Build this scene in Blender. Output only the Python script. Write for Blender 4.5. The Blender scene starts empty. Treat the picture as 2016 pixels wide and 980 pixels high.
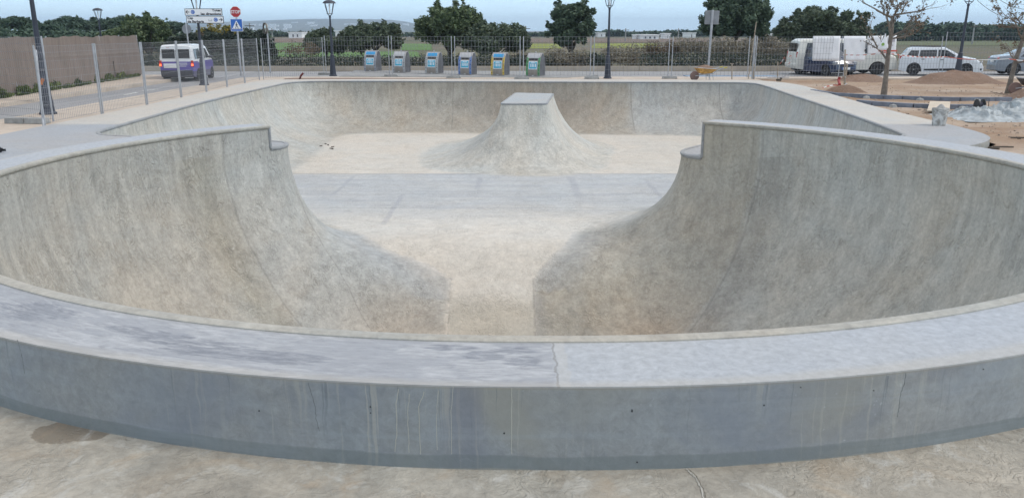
import bpy, math, random
import numpy as np
from mathutils import Vector, Matrix
from mathutils.geometry import delaunay_2d_cdt
sc = bpy.context.scene
COL = sc.collection
PI = math.pi
R = math.radians
rng = random.Random(7)
npr = np.random.default_rng(11)

# ------------------------------------------------------------------ camera
CAMZ, PITCH, FPX = 2.2, R(15.0), 1600.0
cam = bpy.data.cameras.new('camera'); camo = bpy.data.objects.new('camera', cam); COL.objects.link(camo)
camo.location = (0, 0, CAMZ); camo.rotation_euler = (PI/2 - PITCH, 0, 0)
cam.sensor_width = 36; cam.lens = FPX/2016*36; cam.clip_start = 0.05; cam.clip_end = 20000
sc.camera = camo
def ray(px, py):
    u = (px-1008)/FPX; v = (py-490)/FPX
    return u, math.cos(PITCH)-v*math.sin(PITCH), -(math.sin(PITCH)+v*math.cos(PITCH))
def g(px, py, z=0.0):            # ground point seen at a photo position
    a, b, c = ray(px, py); t = (z-CAMZ)/c
    return Vector((a*t, b*t, z))
def at(px, py, Y):               # point seen at a photo position, at distance Y
    a, b, c = ray(px, py); t = Y/b
    return Vector((a*t, Y, CAMZ+c*t))

# ------------------------------------------------------------------ tagging
def tag(o, label=None, cat=None, group=None, kind=None):
    if label: o['label'] = label
    if cat: o['category'] = cat
    if group: o['group'] = group
    if kind: o['kind'] = kind
    return o
def thing(name, label, cat, loc=(0,0,0), rz=0.0, group=None):
    o = bpy.data.objects.new(name, None); COL.objects.link(o)
    o.location = loc; o.rotation_euler = (0, 0, rz); o.empty_display_size = 0.2
    return tag(o, label, cat, group)
def copy_tree(o, parent=None):
    c = o.copy(); COL.objects.link(c); c.parent = parent
    for ch in [k for k in COL.objects if k.parent == o]:
        copy_tree(ch, c)
    return c
def link_mesh(name, verts, faces, mat, parent=None, smooth=True, angle=None):
    me = bpy.data.meshes.new(name)
    if isinstance(verts, np.ndarray):
        verts = verts.astype(float)
    me.from_pydata([tuple(v) for v in verts], [], [tuple(f) for f in faces])
    me.update()
    if mat: me.materials.append(mat)
    o = bpy.data.objects.new(name, me); COL.objects.link(o)
    o.parent = parent
    if smooth:
        me.polygons.foreach_set('use_smooth', [True]*len(me.polygons))
        if angle: me.set_sharp_from_angle(angle=R(angle))
    return o
def fast_mesh(name, V, F, mat, parent=None, smooth=False):
    V = np.asarray(V, dtype=np.float32); F = np.asarray(F, dtype=np.int32)
    me = bpy.data.meshes.new(name)
    n = F.shape[1]
    me.vertices.add(len(V)); me.vertices.foreach_set('co', V.ravel())
    me.loops.add(F.size); me.loops.foreach_set('vertex_index', F.ravel())
    me.polygons.add(len(F)); me.polygons.foreach_set('loop_start', np.arange(0, F.size, n, dtype=np.int32))
    me.polygons.foreach_set('loop_total', np.full(len(F), n, dtype=np.int32))
    me.update(calc_edges=True); me.validate()
    if smooth: me.polygons.foreach_set('use_smooth', np.ones(len(me.polygons), dtype=bool))
    if mat: me.materials.append(mat)
    o = bpy.data.objects.new(name, me); COL.objects.link(o); o.parent = parent
    return o

class MB:
    def __init__(s): s.v = []; s.f = []
    def add(s, vs, fs):
        b = len(s.v); s.v += [Vector(v) for v in vs]; s.f += [tuple(b+i for i in f) for f in fs]; return s
    def box(s, c, size, rot=None, taper=1.0):
        x, y, z = [d/2 for d in size]; vs = []
        for sx, sy, sz in ((-1,-1,-1),(1,-1,-1),(1,1,-1),(-1,1,-1),(-1,-1,1),(1,-1,1),(1,1,1),(-1,1,1)):
            k = taper if sz > 0 else 1
            p = Vector((sx*x*k, sy*y*k, sz*z))
            if rot is not None: p = rot @ p
            vs.append(p+Vector(c))
        return s.add(vs, [(0,3,2,1),(4,5,6,7),(0,1,5,4),(1,2,6,5),(2,3,7,6),(3,0,4,7)])
    def tube(s, pts, r, n=8, cap=True):
        pts = [Vector(p) for p in pts]
        if not isinstance(r, (list, tuple)): r = [r]*len(pts)
        b = len(s.v); up = None
        for i, p in enumerate(pts):
            d = (pts[min(i+1, len(pts)-1)] - pts[max(i-1, 0)]).normalized()
            if up is None:
                up = d.orthogonal().normalized()
            up = (up - d*up.dot(d)); up = up.normalized() if up.length > 1e-6 else d.orthogonal().normalized()
            w = d.cross(up)
            for k in range(n):
                a = 2*PI*k/n
                s.v.append(p + (up*math.cos(a)+w*math.sin(a))*r[i])
        for i in range(len(pts)-1):
            for k in range(n):
                k2 = (k+1) % n
                s.f.append((b+i*n+k, b+i*n+k2, b+(i+1)*n+k2, b+(i+1)*n+k))
        if cap:
            s.f.append(tuple(b+k for k in reversed(range(n)))); e = b+(len(pts)-1)*n
            s.f.append(tuple(e+k for k in range(n)))
        return s
    def lathe(s, prof, n=20, c=(0,0,0), M=None):
        b = len(s.v); c = Vector(c)
        for (r, z) in prof:
            for k in range(n):
                a = 2*PI*k/n; p = Vector((r*math.cos(a), r*math.sin(a), z))
                if M is not None: p = M @ p
                s.v.append(p+c)
        for i in range(len(prof)-1):
            for k in range(n):
                k2 = (k+1) % n
                s.f.append((b+i*n+k, b+i*n+k2, b+(i+1)*n+k2, b+(i+1)*n+k))
        if prof[0][0] > 1e-4: s.f.append(tuple(b+k for k in reversed(range(n))))
        if prof[-1][0] > 1e-4: s.f.append(tuple(b+(len(prof)-1)*n+k for k in range(n)))
        return s
    def prism(s, poly, z0, z1, M=None):       # poly ccw in xy
        n = len(poly); vs = [Vector((p[0], p[1], z0)) for p in poly]+[Vector((p[0], p[1], z1)) for p in poly]
        if M is not None: vs = [M @ v for v in vs]
        fs = [tuple(reversed(range(n))), tuple(range(n, 2*n))]+[(i, (i+1) % n, n+(i+1) % n, n+i) for i in range(n)]
        return s.add(vs, fs)
    def build(s, name, mat, parent=None, smooth=True, angle=35, bevel=0):
        o = link_mesh(name, s.v, s.f, mat, parent, smooth, angle)
        if bevel:
            m = o.modifiers.new('bevel', 'BEVEL'); m.width = bevel; m.segments = 2; m.limit_method = 'ANGLE'
        return o

# ------------------------------------------------------------------ node helper
class NT:
    def __init__(s, name):
        s.m = bpy.data.materials.new(name); s.m.use_nodes = True
        s.t = s.m.node_tree; s.n = s.t.nodes; s.l = s.t.links
        s.b = s.n['Principled BSDF']; s.out = s.n['Material Output']
        s.b.inputs['Roughness'].default_value = 0.85
        s._pos = None
    def node(s, typ, **kw):
        n = s.n.new(typ)
        for k, v in kw.items(): setattr(n, k, v)
        return n
    def put(s, sock, v):
        if isinstance(v, bpy.types.NodeSocket): s.l.new(v, sock)
        elif isinstance(v, (tuple, list)) and len(v) == 3 and sock.type == 'RGBA': sock.default_value = (*v, 1)
        else: sock.default_value = v
    def pos(s):
        if s._pos is None: s._pos = s.node('ShaderNodeNewGeometry')
        return s._pos.outputs['Position']
    def geo(s, k):
        s.pos(); return s._pos.outputs[k]
    def sep(s, v=None):
        n = s.node('ShaderNodeSeparateXYZ'); s.put(n.inputs[0], v if v is not None else s.pos()); return n.outputs
    def obj(s): return s.node('ShaderNodeTexCoord').outputs['Object']
    def comb(s, x, y, z):
        n = s.node('ShaderNodeCombineXYZ')
        for i, q in enumerate((x, y, z)): s.put(n.inputs[i], q)
        return n.outputs[0]
    def ma(s, op, a, b=0.0, c=0.0, clamp=False):
        n = s.node('ShaderNodeMath', operation=op, use_clamp=clamp)
        for i, q in enumerate((a, b, c)): s.put(n.inputs[i], q)
        return n.outputs[0]
    def mapr(s, v, a, b, c=0.0, d=1.0, smooth=False):
        n = s.node('ShaderNodeMapRange'); n.clamp = True
        if smooth: n.interpolation_type = 'SMOOTHSTEP'
        for i, q in enumerate((v, a, b, c, d)): s.put(n.inputs[i], q)
        return n.outputs[0]
    def scale(s, v, sc3):
        n = s.node('ShaderNodeVectorMath', operation='MULTIPLY'); s.put(n.inputs[0], v); n.inputs[1].default_value = sc3
        return n.outputs[0]
    def noise(s, v=None, scale=1.0, detail=4.0, rough=0.55, dist=0.0, sc3=None, col=False):
        if v is None: v = s.pos()
        if sc3: v = s.scale(v, sc3)
        n = s.node('ShaderNodeTexNoise'); s.put(n.inputs['Vector'], v)
        n.inputs['Scale'].default_value = scale; n.inputs['Detail'].default_value = detail
        n.inputs['Roughness'].default_value = rough; n.inputs['Distortion'].default_value = dist
        return n.outputs['Color' if col else 'Fac']
    def mix(s, f, a, b, mode='MIX'):
        n = s.node('ShaderNodeMix', data_type='RGBA', blend_type=mode); n.clamp_factor = True
        s.put(n.inputs[0], f); s.put(n.inputs[6], a); s.put(n.inputs[7], b)
        return n.outputs[2]
    def bump(s, h, strength=0.3, dist=0.02, nrm=None):
        n = s.node('ShaderNodeBump'); n.inputs['Strength'].default_value = strength; n.inputs['Distance'].default_value = dist
        s.put(n.inputs['Height'], h)
        if nrm is not None: s.put(n.inputs['Normal'], nrm)
        s.l.new(n.outputs[0], s.b.inputs['Normal']); return n.outputs[0]
    def color(s, c): s.put(s.b.inputs['Base Color'], c); return s
    def rough(s, v): s.put(s.b.inputs['Roughness'], v); return s

def simple(name, col, rough=0.6, metal=0.0, var=0.15, vscale=3.0, bump=0.0, coat=0.0):
    t = NT(name); n = t.noise(t.obj(), vscale, 5)
    d = tuple(c*(1-var) for c in col); l = tuple(min(1, c*(1+var)) for c in col)
    t.color(t.mix(t.mapr(n, .3, .7), d, l)); t.rough(rough); t.b.inputs['Metallic'].default_value = metal
    if coat: t.b.inputs['Coat Weight'].default_value = coat; t.b.inputs['Coat Roughness'].default_value = .05
    if bump: t.bump(n, bump, .01)
    return t.m
def line_mask(t, v, c, w):       # 1 on |v-c|<w
    d = t.ma('ABSOLUTE', t.ma('SUBTRACT', v, c))
    return t.mapr(d, w*.5, w*1.2, 1, 0)
# ------------------------------------------------------------------ concrete materials
def concrete(name, base=None, warm=(1.03,.99,.94), cool=(.965,1.0,1.025), blotch=.25, stain=.35, attr=None, trowel=.5, streak=0.0, bump=.35, seams=None, grain=1.0):
    t = NT(name); P = t.pos()
    c = base
    if attr:
        a = t.node('ShaderNodeAttribute', attribute_name=attr); c = a.outputs['Color']
    big = t.noise(P, .45, 3, .6, .6)
    med = t.noise(P, 2.6, 6, .70, .8)
    fine = t.noise(P, 17, 3, .75, .4)
    wc = t.mix(t.mapr(big, .35, .65), warm, cool)
    c = t.mix(1, c, wc, 'MULTIPLY')
    m = t.mapr(med, .28, .72, 1-blotch, 1+blotch*.6)
    c = t.mix(1, c, t.comb(m, m, m), 'MULTIPLY')
    f = t.mapr(fine, .3, .7, 1-.17*grain, 1+.13*grain)
    c = t.mix(1, c, t.comb(f, f, f), 'MULTIPLY')
    # damp / cement stains of brown
    st = t.noise(P, 1.1, 5, .68, 1.6)
    c = t.mix(t.ma('MULTIPLY', t.mapr(st, .54, .72), stain), c, t.mix(1, c, (.74,.67,.59), 'MULTIPLY'))
    # trowel sweeps: thin curved ridges
    tw = t.noise(t.scale(P, (1,1,.55)), 5.5, 3, .5, 2.6)
    rid = t.mapr(t.ma('ABSOLUTE', t.ma('SUBTRACT', tw, .5)), .0, .022, 1, 0)
    brk = t.mapr(t.noise(P, 1.7, 3), .48, .62)
    rid = t.ma('MULTIPLY', rid, brk)
    tw2 = t.noise(t.scale(P, (1.2,1,.5)), 11, 3, .55, 2.0)
    rid2 = t.ma('MULTIPLY', t.mapr(t.ma('ABSOLUTE', t.ma('SUBTRACT', tw2, .47)), .0, .03, 1, 0), t.mapr(t.noise(P, 1.2, 3, .5, .5), .45, .58))
    ridge = t.ma('MAXIMUM', rid, rid2)
    c = t.mix(t.ma('MULTIPLY', ridge, .16*trowel), c, (.72,.71,.66))
    if trowel > .3:
        cr = t.noise(t.scale(P, (9,9,3.4)), 1.0, 2, .65, .9)
        rg = t.ma('ABSOLUTE', t.ma('SUBTRACT', cr, .5)); pm = t.mapr(t.noise(P, 1.25, 4, .65, .8), .47, .62, .06, 1)
        crv = t.ma('MULTIPLY', t.mapr(rg, 0, .10, 1, 0), pm)
        c = t.mix(t.ma('MULTIPLY', crv, .24*trowel), c, t.mix(1, c, (.60,.58,.53), 'MULTIPLY'))
        lite = t.ma('MULTIPLY', t.mapr(rg, .13, .26, 0, 1), pm); c = t.mix(t.ma('MULTIPLY', lite, .22*trowel), c, (.66,.65,.61))
    if streak:
        sk = t.noise(P, 1.0, 7, .68, .2, sc3=(6,6,.35))
        k = t.mapr(sk, .35, .68, 1+.12*streak, 1-.30*streak)
        c = t.mix(1, c, t.comb(k, k, t.ma('MULTIPLY', k, 1.0)), 'MULTIPLY')
    if attr:
        f2 = t.mapr(fine, .3, .7, .93, 1.05); sm0 = t.mix(1, a.outputs['Color'], t.comb(f2, f2, f2), 'MULTIPLY')
        c = t.mix(a.outputs['Alpha'], sm0, c)
    if seams: c = seams(t, c)
    t.color(c)
    t.rough(t.mapr(med, .3, .7, .62, .86))
    h = t.ma('ADD', t.ma('MULTIPLY', fine, .35), t.ma('ADD', t.ma('MULTIPLY', ridge, .35*trowel), t.ma('MULTIPLY', med, .5)))
    if trowel > .3: h = t.ma('ADD', h, t.ma('MULTIPLY', crv, -1.1*trowel))
    t.bump(h, bump, .035)
    return t.m

CX, CY = 0.17, 11.07
ROUGHBOWL = None
def bowl_seams(t, c):
    x, y, z = t.sep()
    wob = t.ma('MULTIPLY', t.ma('SUBTRACT', t.noise(t.pos(), 1.3, 4), .5), .10)
    ang = t.ma('ARCTAN2', t.ma('SUBTRACT', x, CX), t.ma('SUBTRACT', y, CY))
    angw = t.ma('ADD', ang, t.ma('MULTIPLY', wob, .25))
    deep = t.mapr(y, 17.2, 17.6, 1, 0)
    below = t.mapr(z, -3.32, -3.2, 0, 1)
    for a0, w in ((-.985,.004),(-2.1,.004),(.815,.005),(1.9,.004),(-.74,.0025)):
        m = t.ma('MULTIPLY', line_mask(t, angw, a0, w), t.ma('MULTIPLY', deep, below))
        c = t.mix(t.ma('MULTIPLY', m, .32), c, (.17,.165,.15))
    sa = t.node('ShaderNodeAttribute', attribute_name='seam').outputs['Fac']
    c = t.mix(t.ma('MULTIPLY', t.mapr(sa, .25, .9), .38), c, (.22,.205,.18))  # dark line painted along the foot crease of the strip
    flat = t.mapr(t.sep(t.geo('Normal'))[2], .985, .998)
    # slab joints on the shallow floor
    for c0, y0, y1, w in ((-4.75,20.9,24.3,.05), (-.95,21.8,24.1,.06), (1.75,20.6,24.2,.09), (3.9,19.5,23.6,.05), (-6.0,18.5,21,.05), (-2.9,17.6,21.5,.05)):
        m = t.ma('MULTIPLY', line_mask(t, t.ma('ADD', x, t.ma('MULTIPLY', wob, 1.2)), c0, w*1.4), flat); m = t.ma('MULTIPLY', m, t.ma('MULTIPLY', t.mapr(y, y0, y0+.5), t.mapr(y, y1-.4, y1, 1, 0)))
        c = t.mix(t.ma('MULTIPLY', m, .3), c, (.24,.25,.30))
    for v, c0, w in ((y, 24.5, .05), (y, 16.35, .03), (y, 21.3, .025), (y, 22.6, .02), (y, 19.6, .02)):
        m = t.ma('MULTIPLY', line_mask(t, t.ma('ADD', v, wob), c0, w), flat)
        c = t.mix(t.ma('MULTIPLY', m, .55), c, (.22,.23,.25))
    # far and side walls: vertical pour joints
    far = t.ma('MULTIPLY', t.mapr(y, 33.4, 33.8), t.mapr(z, -1.95, -1.8))
    for c0 in (-2.6, 5.2, 9.0):
        m = t.ma('MULTIPLY', line_mask(t, t.ma('ADD', x, wob), c0, .03), far)
        c = t.mix(t.ma('MULTIPLY', m, .5), c, (.2,.19,.17))
    lft = t.ma('MULTIPLY', t.mapr(x, -6.9, -6.6, 1, 0), t.mapr(z, -1.98, -1.9))
    for c0 in (24.2, 26.6, 30.6):
        m = t.ma('MULTIPLY', line_mask(t, t.ma('ADD', y, wob), c0, .04), lft)
        c = t.mix(t.ma('MULTIPLY', m, .5), c, (.25,.25,.24))
    # long brush marks along the slab, blue-grey water marks
    bl = t.noise(t.pos(), 1.0, 6, .6, .3, sc3=(.35, 2.6, 1))
    fl = t.ma('MULTIPLY', flat, t.mapr(y, 24.45, 24.5, 1, 0))
    fl = t.ma('MULTIPLY', fl, t.mapr(y, 17.5, 20.5))
    c = t.mix(t.ma('MULTIPLY', fl, t.mapr(bl, .45, .62, 0, .45)), c, (.34,.355,.385))
    return c
M_bowl = concrete('bowl concrete', attr='tint', trowel=.95, streak=.7, blotch=.14, stain=.38, bump=.45, seams=bowl_seams)

def deck_seams(t, c):
    x, y, z = t.sep()
    br = t.noise(t.pos(), 1.0, 5, .6, .2, sc3=(.5, 5, 1))
    c = t.mix(t.mapr(br, .4, .65, 0, .25), c, (.38,.36,.33))
    k = t.mapr(t.ma('ADD', y, t.ma('MULTIPLY', t.noise(t.pos(), 2, 3), .3)), 19.55, 19.75)
    c = t.mix(k, c, t.mix(1, c, (1.40,1.31,1.16), 'MULTIPLY'))
    for c0 in (19.6, 27.0):
        c = t.mix(t.ma('MULTIPLY', line_mask(t, y, c0, .03), .4), c, (.25,.25,.25))
    return c
M_deck = concrete('deck concrete', (.345,.355,.375), trowel=.25, blotch=.13, stain=.2, bump=.2, seams=deck_seams)

RZ0 = .47
def cap_seams(t, c):
    x, y, z = t.sep()
    xw = t.ma('ADD', x, t.ma('MULTIPLY', t.ma('SUBTRACT', t.noise(t.pos(), 9, 3), .5), .07))
    left = t.ma('MULTIPLY', t.mapr(xw, .215, .235, 1, 0), t.mapr(y, 8.5, 10.5, 1, 0))
    an = t.ma('ARCTAN2', t.ma('SUBTRACT', x, CX), t.ma('SUBTRACT', CY, y)); r0 = t.ma('SQRT', t.ma('ADD', t.ma('POWER', t.ma('SUBTRACT', x, CX), 2), t.ma('POWER', t.ma('SUBTRACT', y, CY), 2)))
    pol = t.comb(t.ma('MULTIPLY', an, 7.0), t.ma('MULTIPLY', r0, 2.2), 0.0)
    pt = t.noise(t.scale(pol, (.55,.8,1)), 1.0, 5, .52, 2.6)
    dark = t.ma('MULTIPLY', t.mapr(pt, .50, .56), t.mapr(t.noise(pol, 3.0, 6, .7, .5, sc3=(.6,3,1)), .35, .5, .5, 1))
    fib = t.noise(pol, 1, 7, .75, .6, sc3=(7, 14, 1))
    dark = t.ma('MULTIPLY', dark, t.mapr(fib, .33, .55, .45, 1))
    cl = t.mix(t.mapr(fib, .3, .7), (.245,.252,.268), (.48,.488,.50))
    cl = t.mix(t.ma('MULTIPLY', dark, .38), cl, (.20,.215,.245))
    mx = None
    for px, py, hw, hh, sk in ((70,612,95,26,.0), (250,650,60,9,.0), (330,668,110,13,0), (430,690,130,17,0), (560,706,80,12,0), (890,684,55,7,0), (950,700,40,10,0), (1010,690,45,7,0), (1030,712,35,9,0)):
        q = g(px, py, RZ0); qa = math.atan2(q.x-CX, CY-q.y); qr = math.hypot(q.x-CX, q.y-CY); q2 = g(px+hw, py, RZ0); q3 = g(px, py+hh, RZ0)
        da = abs(math.atan2(q2.x-CX, CY-q2.y)-qa); dr_ = abs(math.hypot(q3.x-CX, q3.y-CY)-qr)
        e1 = t.ma('DIVIDE', t.ma('SUBTRACT', an, qa), da); e2 = t.ma('DIVIDE', t.ma('SUBTRACT', r0, qr), dr_)
        ee = t.ma('SQRT', t.ma('ADD', t.ma('MULTIPLY', e1, e1), t.ma('MULTIPLY', e2, e2))); mx = ee if mx is None else t.ma('MINIMUM', mx, ee)
    mx = t.ma('ADD', mx, t.ma('MULTIPLY', t.ma('SUBTRACT', t.noise(pol, 2.2, 6, .62, 1.6, sc3=(1,2.0,1)), .5), 2.0))
    cl = t.mix(t.ma('MULTIPLY', t.mapr(mx, .85, 1.12, 1, 0), t.mapr(fib, .32, .6, .85, .25)), cl, (.150,.162,.19))
    c = t.mix(left, c, cl)
    r2 = t.ma('SQRT', t.ma('ADD', t.ma('POWER', t.ma('SUBTRACT', x, CX), 2), t.ma('POWER', t.ma('SUBTRACT', y, CY), 2)))
    s1 = t.ma('MULTIPLY', line_mask(t, xw, .235, .008), t.mapr(y, 8.5, 10.5, 1, 0))
    c = t.mix(t.ma('MULTIPLY', s1, .6), c, (.2,.19,.17))
    edge = t.mapr(t.ma('ADD', r2, t.ma('MULTIPLY', t.noise(t.pos(), 6, 4), .05)), 7.235, 7.30)
    c = t.mix(t.ma('MULTIPLY', edge, .35), c, (.42,.385,.32))
    patch = t.ma('MULTIPLY', t.mapr(t.ma('ABSOLUTE', t.ma('SUBTRACT', xw, .275)), .025, .035, 1, 0), t.mapr(y, 8.5, 10.5, 1, 0))
    return t.mix(t.ma('MULTIPLY', patch, .25), c, (.46,.43,.37))
M_cap = concrete('wall cap concrete', (.385,.405,.435), trowel=.15, blotch=.05, stain=.10, warm=(1.02,1,.96), cool=(.98,1,1.02), bump=.07, seams=cap_seams)

def face_seams(t, c):
    x, y, z = t.sep()
    n1 = t.noise(t.pos(), .9, 5, .6, .8)
    c = t.mix(t.mapr(n1, .5, .66, 0, .6), c, (.20,.225,.265))
    c = t.mix(t.mapr(t.noise(t.pos(), 1.3, 4, .5, .3), .52, .7, 0, .7), c, (.275,.27,.235))
    wx_ = t.noise(t.pos(), 1.0, 3, .5, 0, sc3=(3,3,5)); wp = t.comb(t.ma('ADD', x, t.ma('MULTIPLY', wx_, .05)), y, z)
    drip = t.noise(wp, 1, 3, .55, .2, sc3=(30, 16, .8))
    zone = t.mapr(t.noise(t.pos(), .8, 3), .5, .6); zone2 = t.ma('MULTIPLY', t.mapr(x, -1.0, -.85), t.mapr(x, .0, .12, 1, 0)); zone = t.ma('MAXIMUM', t.ma('MULTIPLY', zone, .6), zone2)
    c = t.mix(t.ma('MULTIPLY', t.ma('MULTIPLY', t.mapr(drip, .58, .64), zone), .5), c, (.40,.39,.34))
    drip2 = t.noise(wp, 1, 3, .5, .1, sc3=(26, 12, .5))
    c = t.mix(t.ma('MULTIPLY', t.mapr(drip2, .64, .68), t.mapr(z, .1, .4, 0, .55)), c, (.12,.14,.16))
    spk = t.noise(t.pos(), 26, 3)
    c = t.mix(t.ma('MULTIPLY', t.mapr(spk, .68, .72), t.mapr(t.noise(t.pos(), 1.2, 2), .5, .62, 0, .5)), c, (.5,.53,.55))
    zz = t.ma('ADD', z, t.ma('MULTIPLY', t.noise(t.pos(), 2.2, 4), .05))
    c = t.mix(t.mapr(zz, .098, .108, .55, 0), c, (.15,.175,.175))
    c = t.mix(t.mapr(zz, .020, .032, .55, 0), c, (.36,.33,.27))
    c = t.mix(t.mapr(z, .445, .462, 0, .5), c, (.30,.27,.21))
    dp = t.ma('MULTIPLY', t.mapr(t.ma('ABSOLUTE', t.ma('SUBTRACT', t.ma('ADD', x, t.ma('MULTIPLY', t.noise(t.pos(), 6, 3), .08)), -.20)), .05, .13, 1, 0), t.mapr(t.ma('ABSOLUTE', t.ma('SUBTRACT', z, .33)), .07, .30, 1, .25))
    c = t.mix(t.ma('MULTIPLY', dp, .5), c, (.15,.16,.20))
    hb = t.noise(t.pos(), 1, 4, .6, .6, sc3=(.6, .6, 9))
    c = t.mix(t.mapr(hb, .5, .7, 0, .25), c, (.33,.37,.40))
    return c
M_face = concrete('form finished concrete', (.27,.287,.297), trowel=0, blotch=.14, stain=.2, bump=.12, seams=face_seams)

def near_seams(t, c):
    x, y, z = t.sep()
    p = g(130, 850)
    dx = t.ma('DIVIDE', t.ma('SUBTRACT', x, p.x+.01), .215); dy = t.ma('DIVIDE', t.ma('SUBTRACT', y, p.y), .15)
    r = t.ma('SQRT', t.ma('ADD', t.ma('MULTIPLY', dx, dx), t.ma('MULTIPLY', dy, dy)))
    r = t.ma('ADD', r, t.ma('MULTIPLY', t.ma('SUBTRACT', t.noise(t.pos(), 4.5, 4), .5), 1.5))
    c = t.mix(t.mapr(r, .96, 1.02, .9, 0), c, (.20,.17,.13))
    o = t.noise(t.pos(), 1.6, 6, .6, 1.2)
    c = t.mix(t.mapr(o, .56, .72, 0, .55), c, (.40,.30,.20))
    rr2 = t.ma('SQRT', t.ma('ADD', t.ma('POWER', t.ma('SUBTRACT', x, CX), 2), t.ma('POWER', t.ma('SUBTRACT', y, CY), 2)))
    dj = t.ma('MULTIPLY', t.mapr(t.ma('ADD', rr2, t.ma('MULTIPLY', t.noise(t.pos(), 3, 6, .7), -.16)), 7.20, 7.32, 1, 0), t.mapr(x, .3, 1.2))
    c = t.mix(t.ma('MULTIPLY', dj, .6), c, (.20,.165,.12))
    w = t.noise(t.pos(), 3.1, 7, .65, 1.5)
    c = t.mix(t.mapr(w, .55, .68, 0, .5), c, (.55,.55,.52))
    return c
M_near = concrete('old pavement concrete', (.375,.352,.305), trowel=.31, blotch=.30, stain=.5, bump=.6, seams=near_seams)
M_coping = concrete('coping concrete', (.40,.385,.345), trowel=0, blotch=.2, stain=.4, bump=.3)
M_coping2 = concrete('steel edge', (.30,.31,.32), trowel=0, blotch=.2, stain=.2, bump=.2)

# ------------------------------------------------------------------ plan curves of the skate bowl
def pip(P, poly):
    P = np.asarray(P); poly = np.asarray(poly); x, y = P[:,0], P[:,1]; ins = np.zeros(len(P), bool)
    xj, yj = poly[-1]
    for xi, yi in poly:
        c = ((yi > y) != (yj > y)) & (x < (xj-xi)*(y-yi)/((yj-yi) if yj != yi else 1e-12)+xi)
        ins ^= c; xj, yj = xi, yi
    return ins
def pdist(P, poly, closed=True):
    P = np.asarray(P); A = np.asarray(poly); B = np.roll(A, -1, 0)
    if not closed: A, B = A[:-1], B[:-1]
    D = B-A; L2 = np.maximum((D**2).sum(1), 1e-12)
    dist = np.empty(len(P)); near = np.empty((len(P), 2))
    for s in range(0, len(P), 4000):
        Q = P[s:s+4000][:,None,:]
        tt = np.clip(((Q-A)*D).sum(2)/L2, 0, 1); N = A+tt[...,None]*D
        d = ((Q-N)**2).sum(2); k = d.argmin(1); r = np.arange(len(k))
        dist[s:s+4000] = np.sqrt(d[r,k]); near[s:s+4000] = N[r,k]
    return dist, near
def resample(P, step, closed=True):
    P = np.asarray(P, float); Q = np.vstack([P, P[:1]]) if closed else P
    L = np.r_[0, np.cumsum(np.linalg.norm(np.diff(Q, axis=0), axis=1))]
    n = max(3, int(L[-1]/step)); s = np.linspace(0, L[-1], n, endpoint=not closed)
    return np.c_[np.interp(s, L, Q[:,0]), np.interp(s, L, Q[:,1])]
def chaikin(P, it=3, closed=False):
    P = np.asarray(P, float)
    for _ in range(it):
        if closed: N = np.roll(P, -1, 0); P = np.stack([.75*P+.25*N, .25*P+.75*N], 1).reshape(-1, 2)
        else:
            a, b = P[:-1], P[1:]
            P = np.vstack([P[:1], np.stack([.75*a+.25*b, .25*a+.75*b], 1).reshape(-1, 2), P[-1:]])
    return P
# radius of the near rim by azimuth (0 = +Y, clockwise positive to +X)
RA = [-180,-144,-97,-73.5,-47.6, 0, 35.6, 55.6, 74.2, 92.5, 151, 180]
RR = [6.62,6.67,6.71,6.58,6.44, 6.3, 6.20, 6.33, 6.45, 6.66, 6.70, 6.62]
def rin(a): return np.interp((np.degrees(a)+180) % 360-180, RA, RR)
def ringp(a, off=0.0):
    r = rin(a)+off; return np.stack([CX+r*np.sin(a), CY+r*np.cos(a)], -1)
aB, aA = R(35.6), R(360-47.6)      # right end, clockwise through the near side, to the left end
arc = ringp(np.linspace(aB, aA, 420))
A_, B_ = arc[-1], arc[0]
left_side = chaikin([A_, (-4.46,15.55), (-4.38,15.9), (-4.52,16.28), (-4.95,16.5), (-6.4,16.85), (-7.98,17.15), (-9.15,17.6), (-9.30,19.6), (-9.75,26.3), (-9.72,33.6),
    (-9.70,36.2), (-8.3,37.0), (0,36.4), (8.6,35.95), (10.3,35.7), (10.35,34.0), (9.75,28.9), (9.2,23.2), (8.6,18.4), (8.35,17.1), (7.4,17.2), (5.4,17.85), (4.3,17.8), (3.62,17.25), (3.48,16.7), (3.58,16.3), B_], 3)
RIM = resample(np.vstack([arc, left_side[1:-1]]), .085)        # clockwise loop
FOOT = np.vstack([
    [(-1.18,13.5), (-1.2,15.3)],
    chaikin([(-1.2,15.3), (-1.75,15.75), (-2.7,16.1), (-3.4,17.2), (-4.3,18.6), (-5.8,19.7), (-6.5,21.2), (-6.35,26), (-6.9,32), (-6.9,34.2), (-4.5,34.6), (0,34.2), (6.5,33.7), (8.0,33.4), (8.1,31.5), (7.4,25), (6.9,21.8), (5.8,20.6), (3.4,20.0), (1.8,18.9), (1.35,17.3), (1.15,16.3), (.75,15.85), (.42,15.3)], 2)[1:],
    [(.45,13.5)],
    [tuple(ringp(a, -3.05-.0)) for a in np.linspace(R(25), R(335), 60)],
])
FOOT = resample(FOOT, .10)
def zb(P):      # level of the deck / of the bowl's own edge
    P = np.asarray(P, float)
    d = np.hypot(P[...,0]-3.9, P[...,1]-16.7); s = np.clip(1-d/3.4, 0, 1); s = s*s*(3-2*s)
    return .05 - .30*s
def floor_z(P):
    y = np.asarray(P)[...,1]
    z = np.where(y > 16.3, -2.0, -2.0-(16.3-y)*.52); z = np.maximum(z, -3.30)
    t = np.clip((y-15.9)/.8, 0, 1); z2 = -2.0-(.4*.52)*(1-t)**2
    return np.where((y > 15.9) & (y < 16.7), z2, z)
VT = chaikin([(-.36,26.0), (1.10,26.0), (1.52,30.2), (.12,30.6)], 0)
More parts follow.
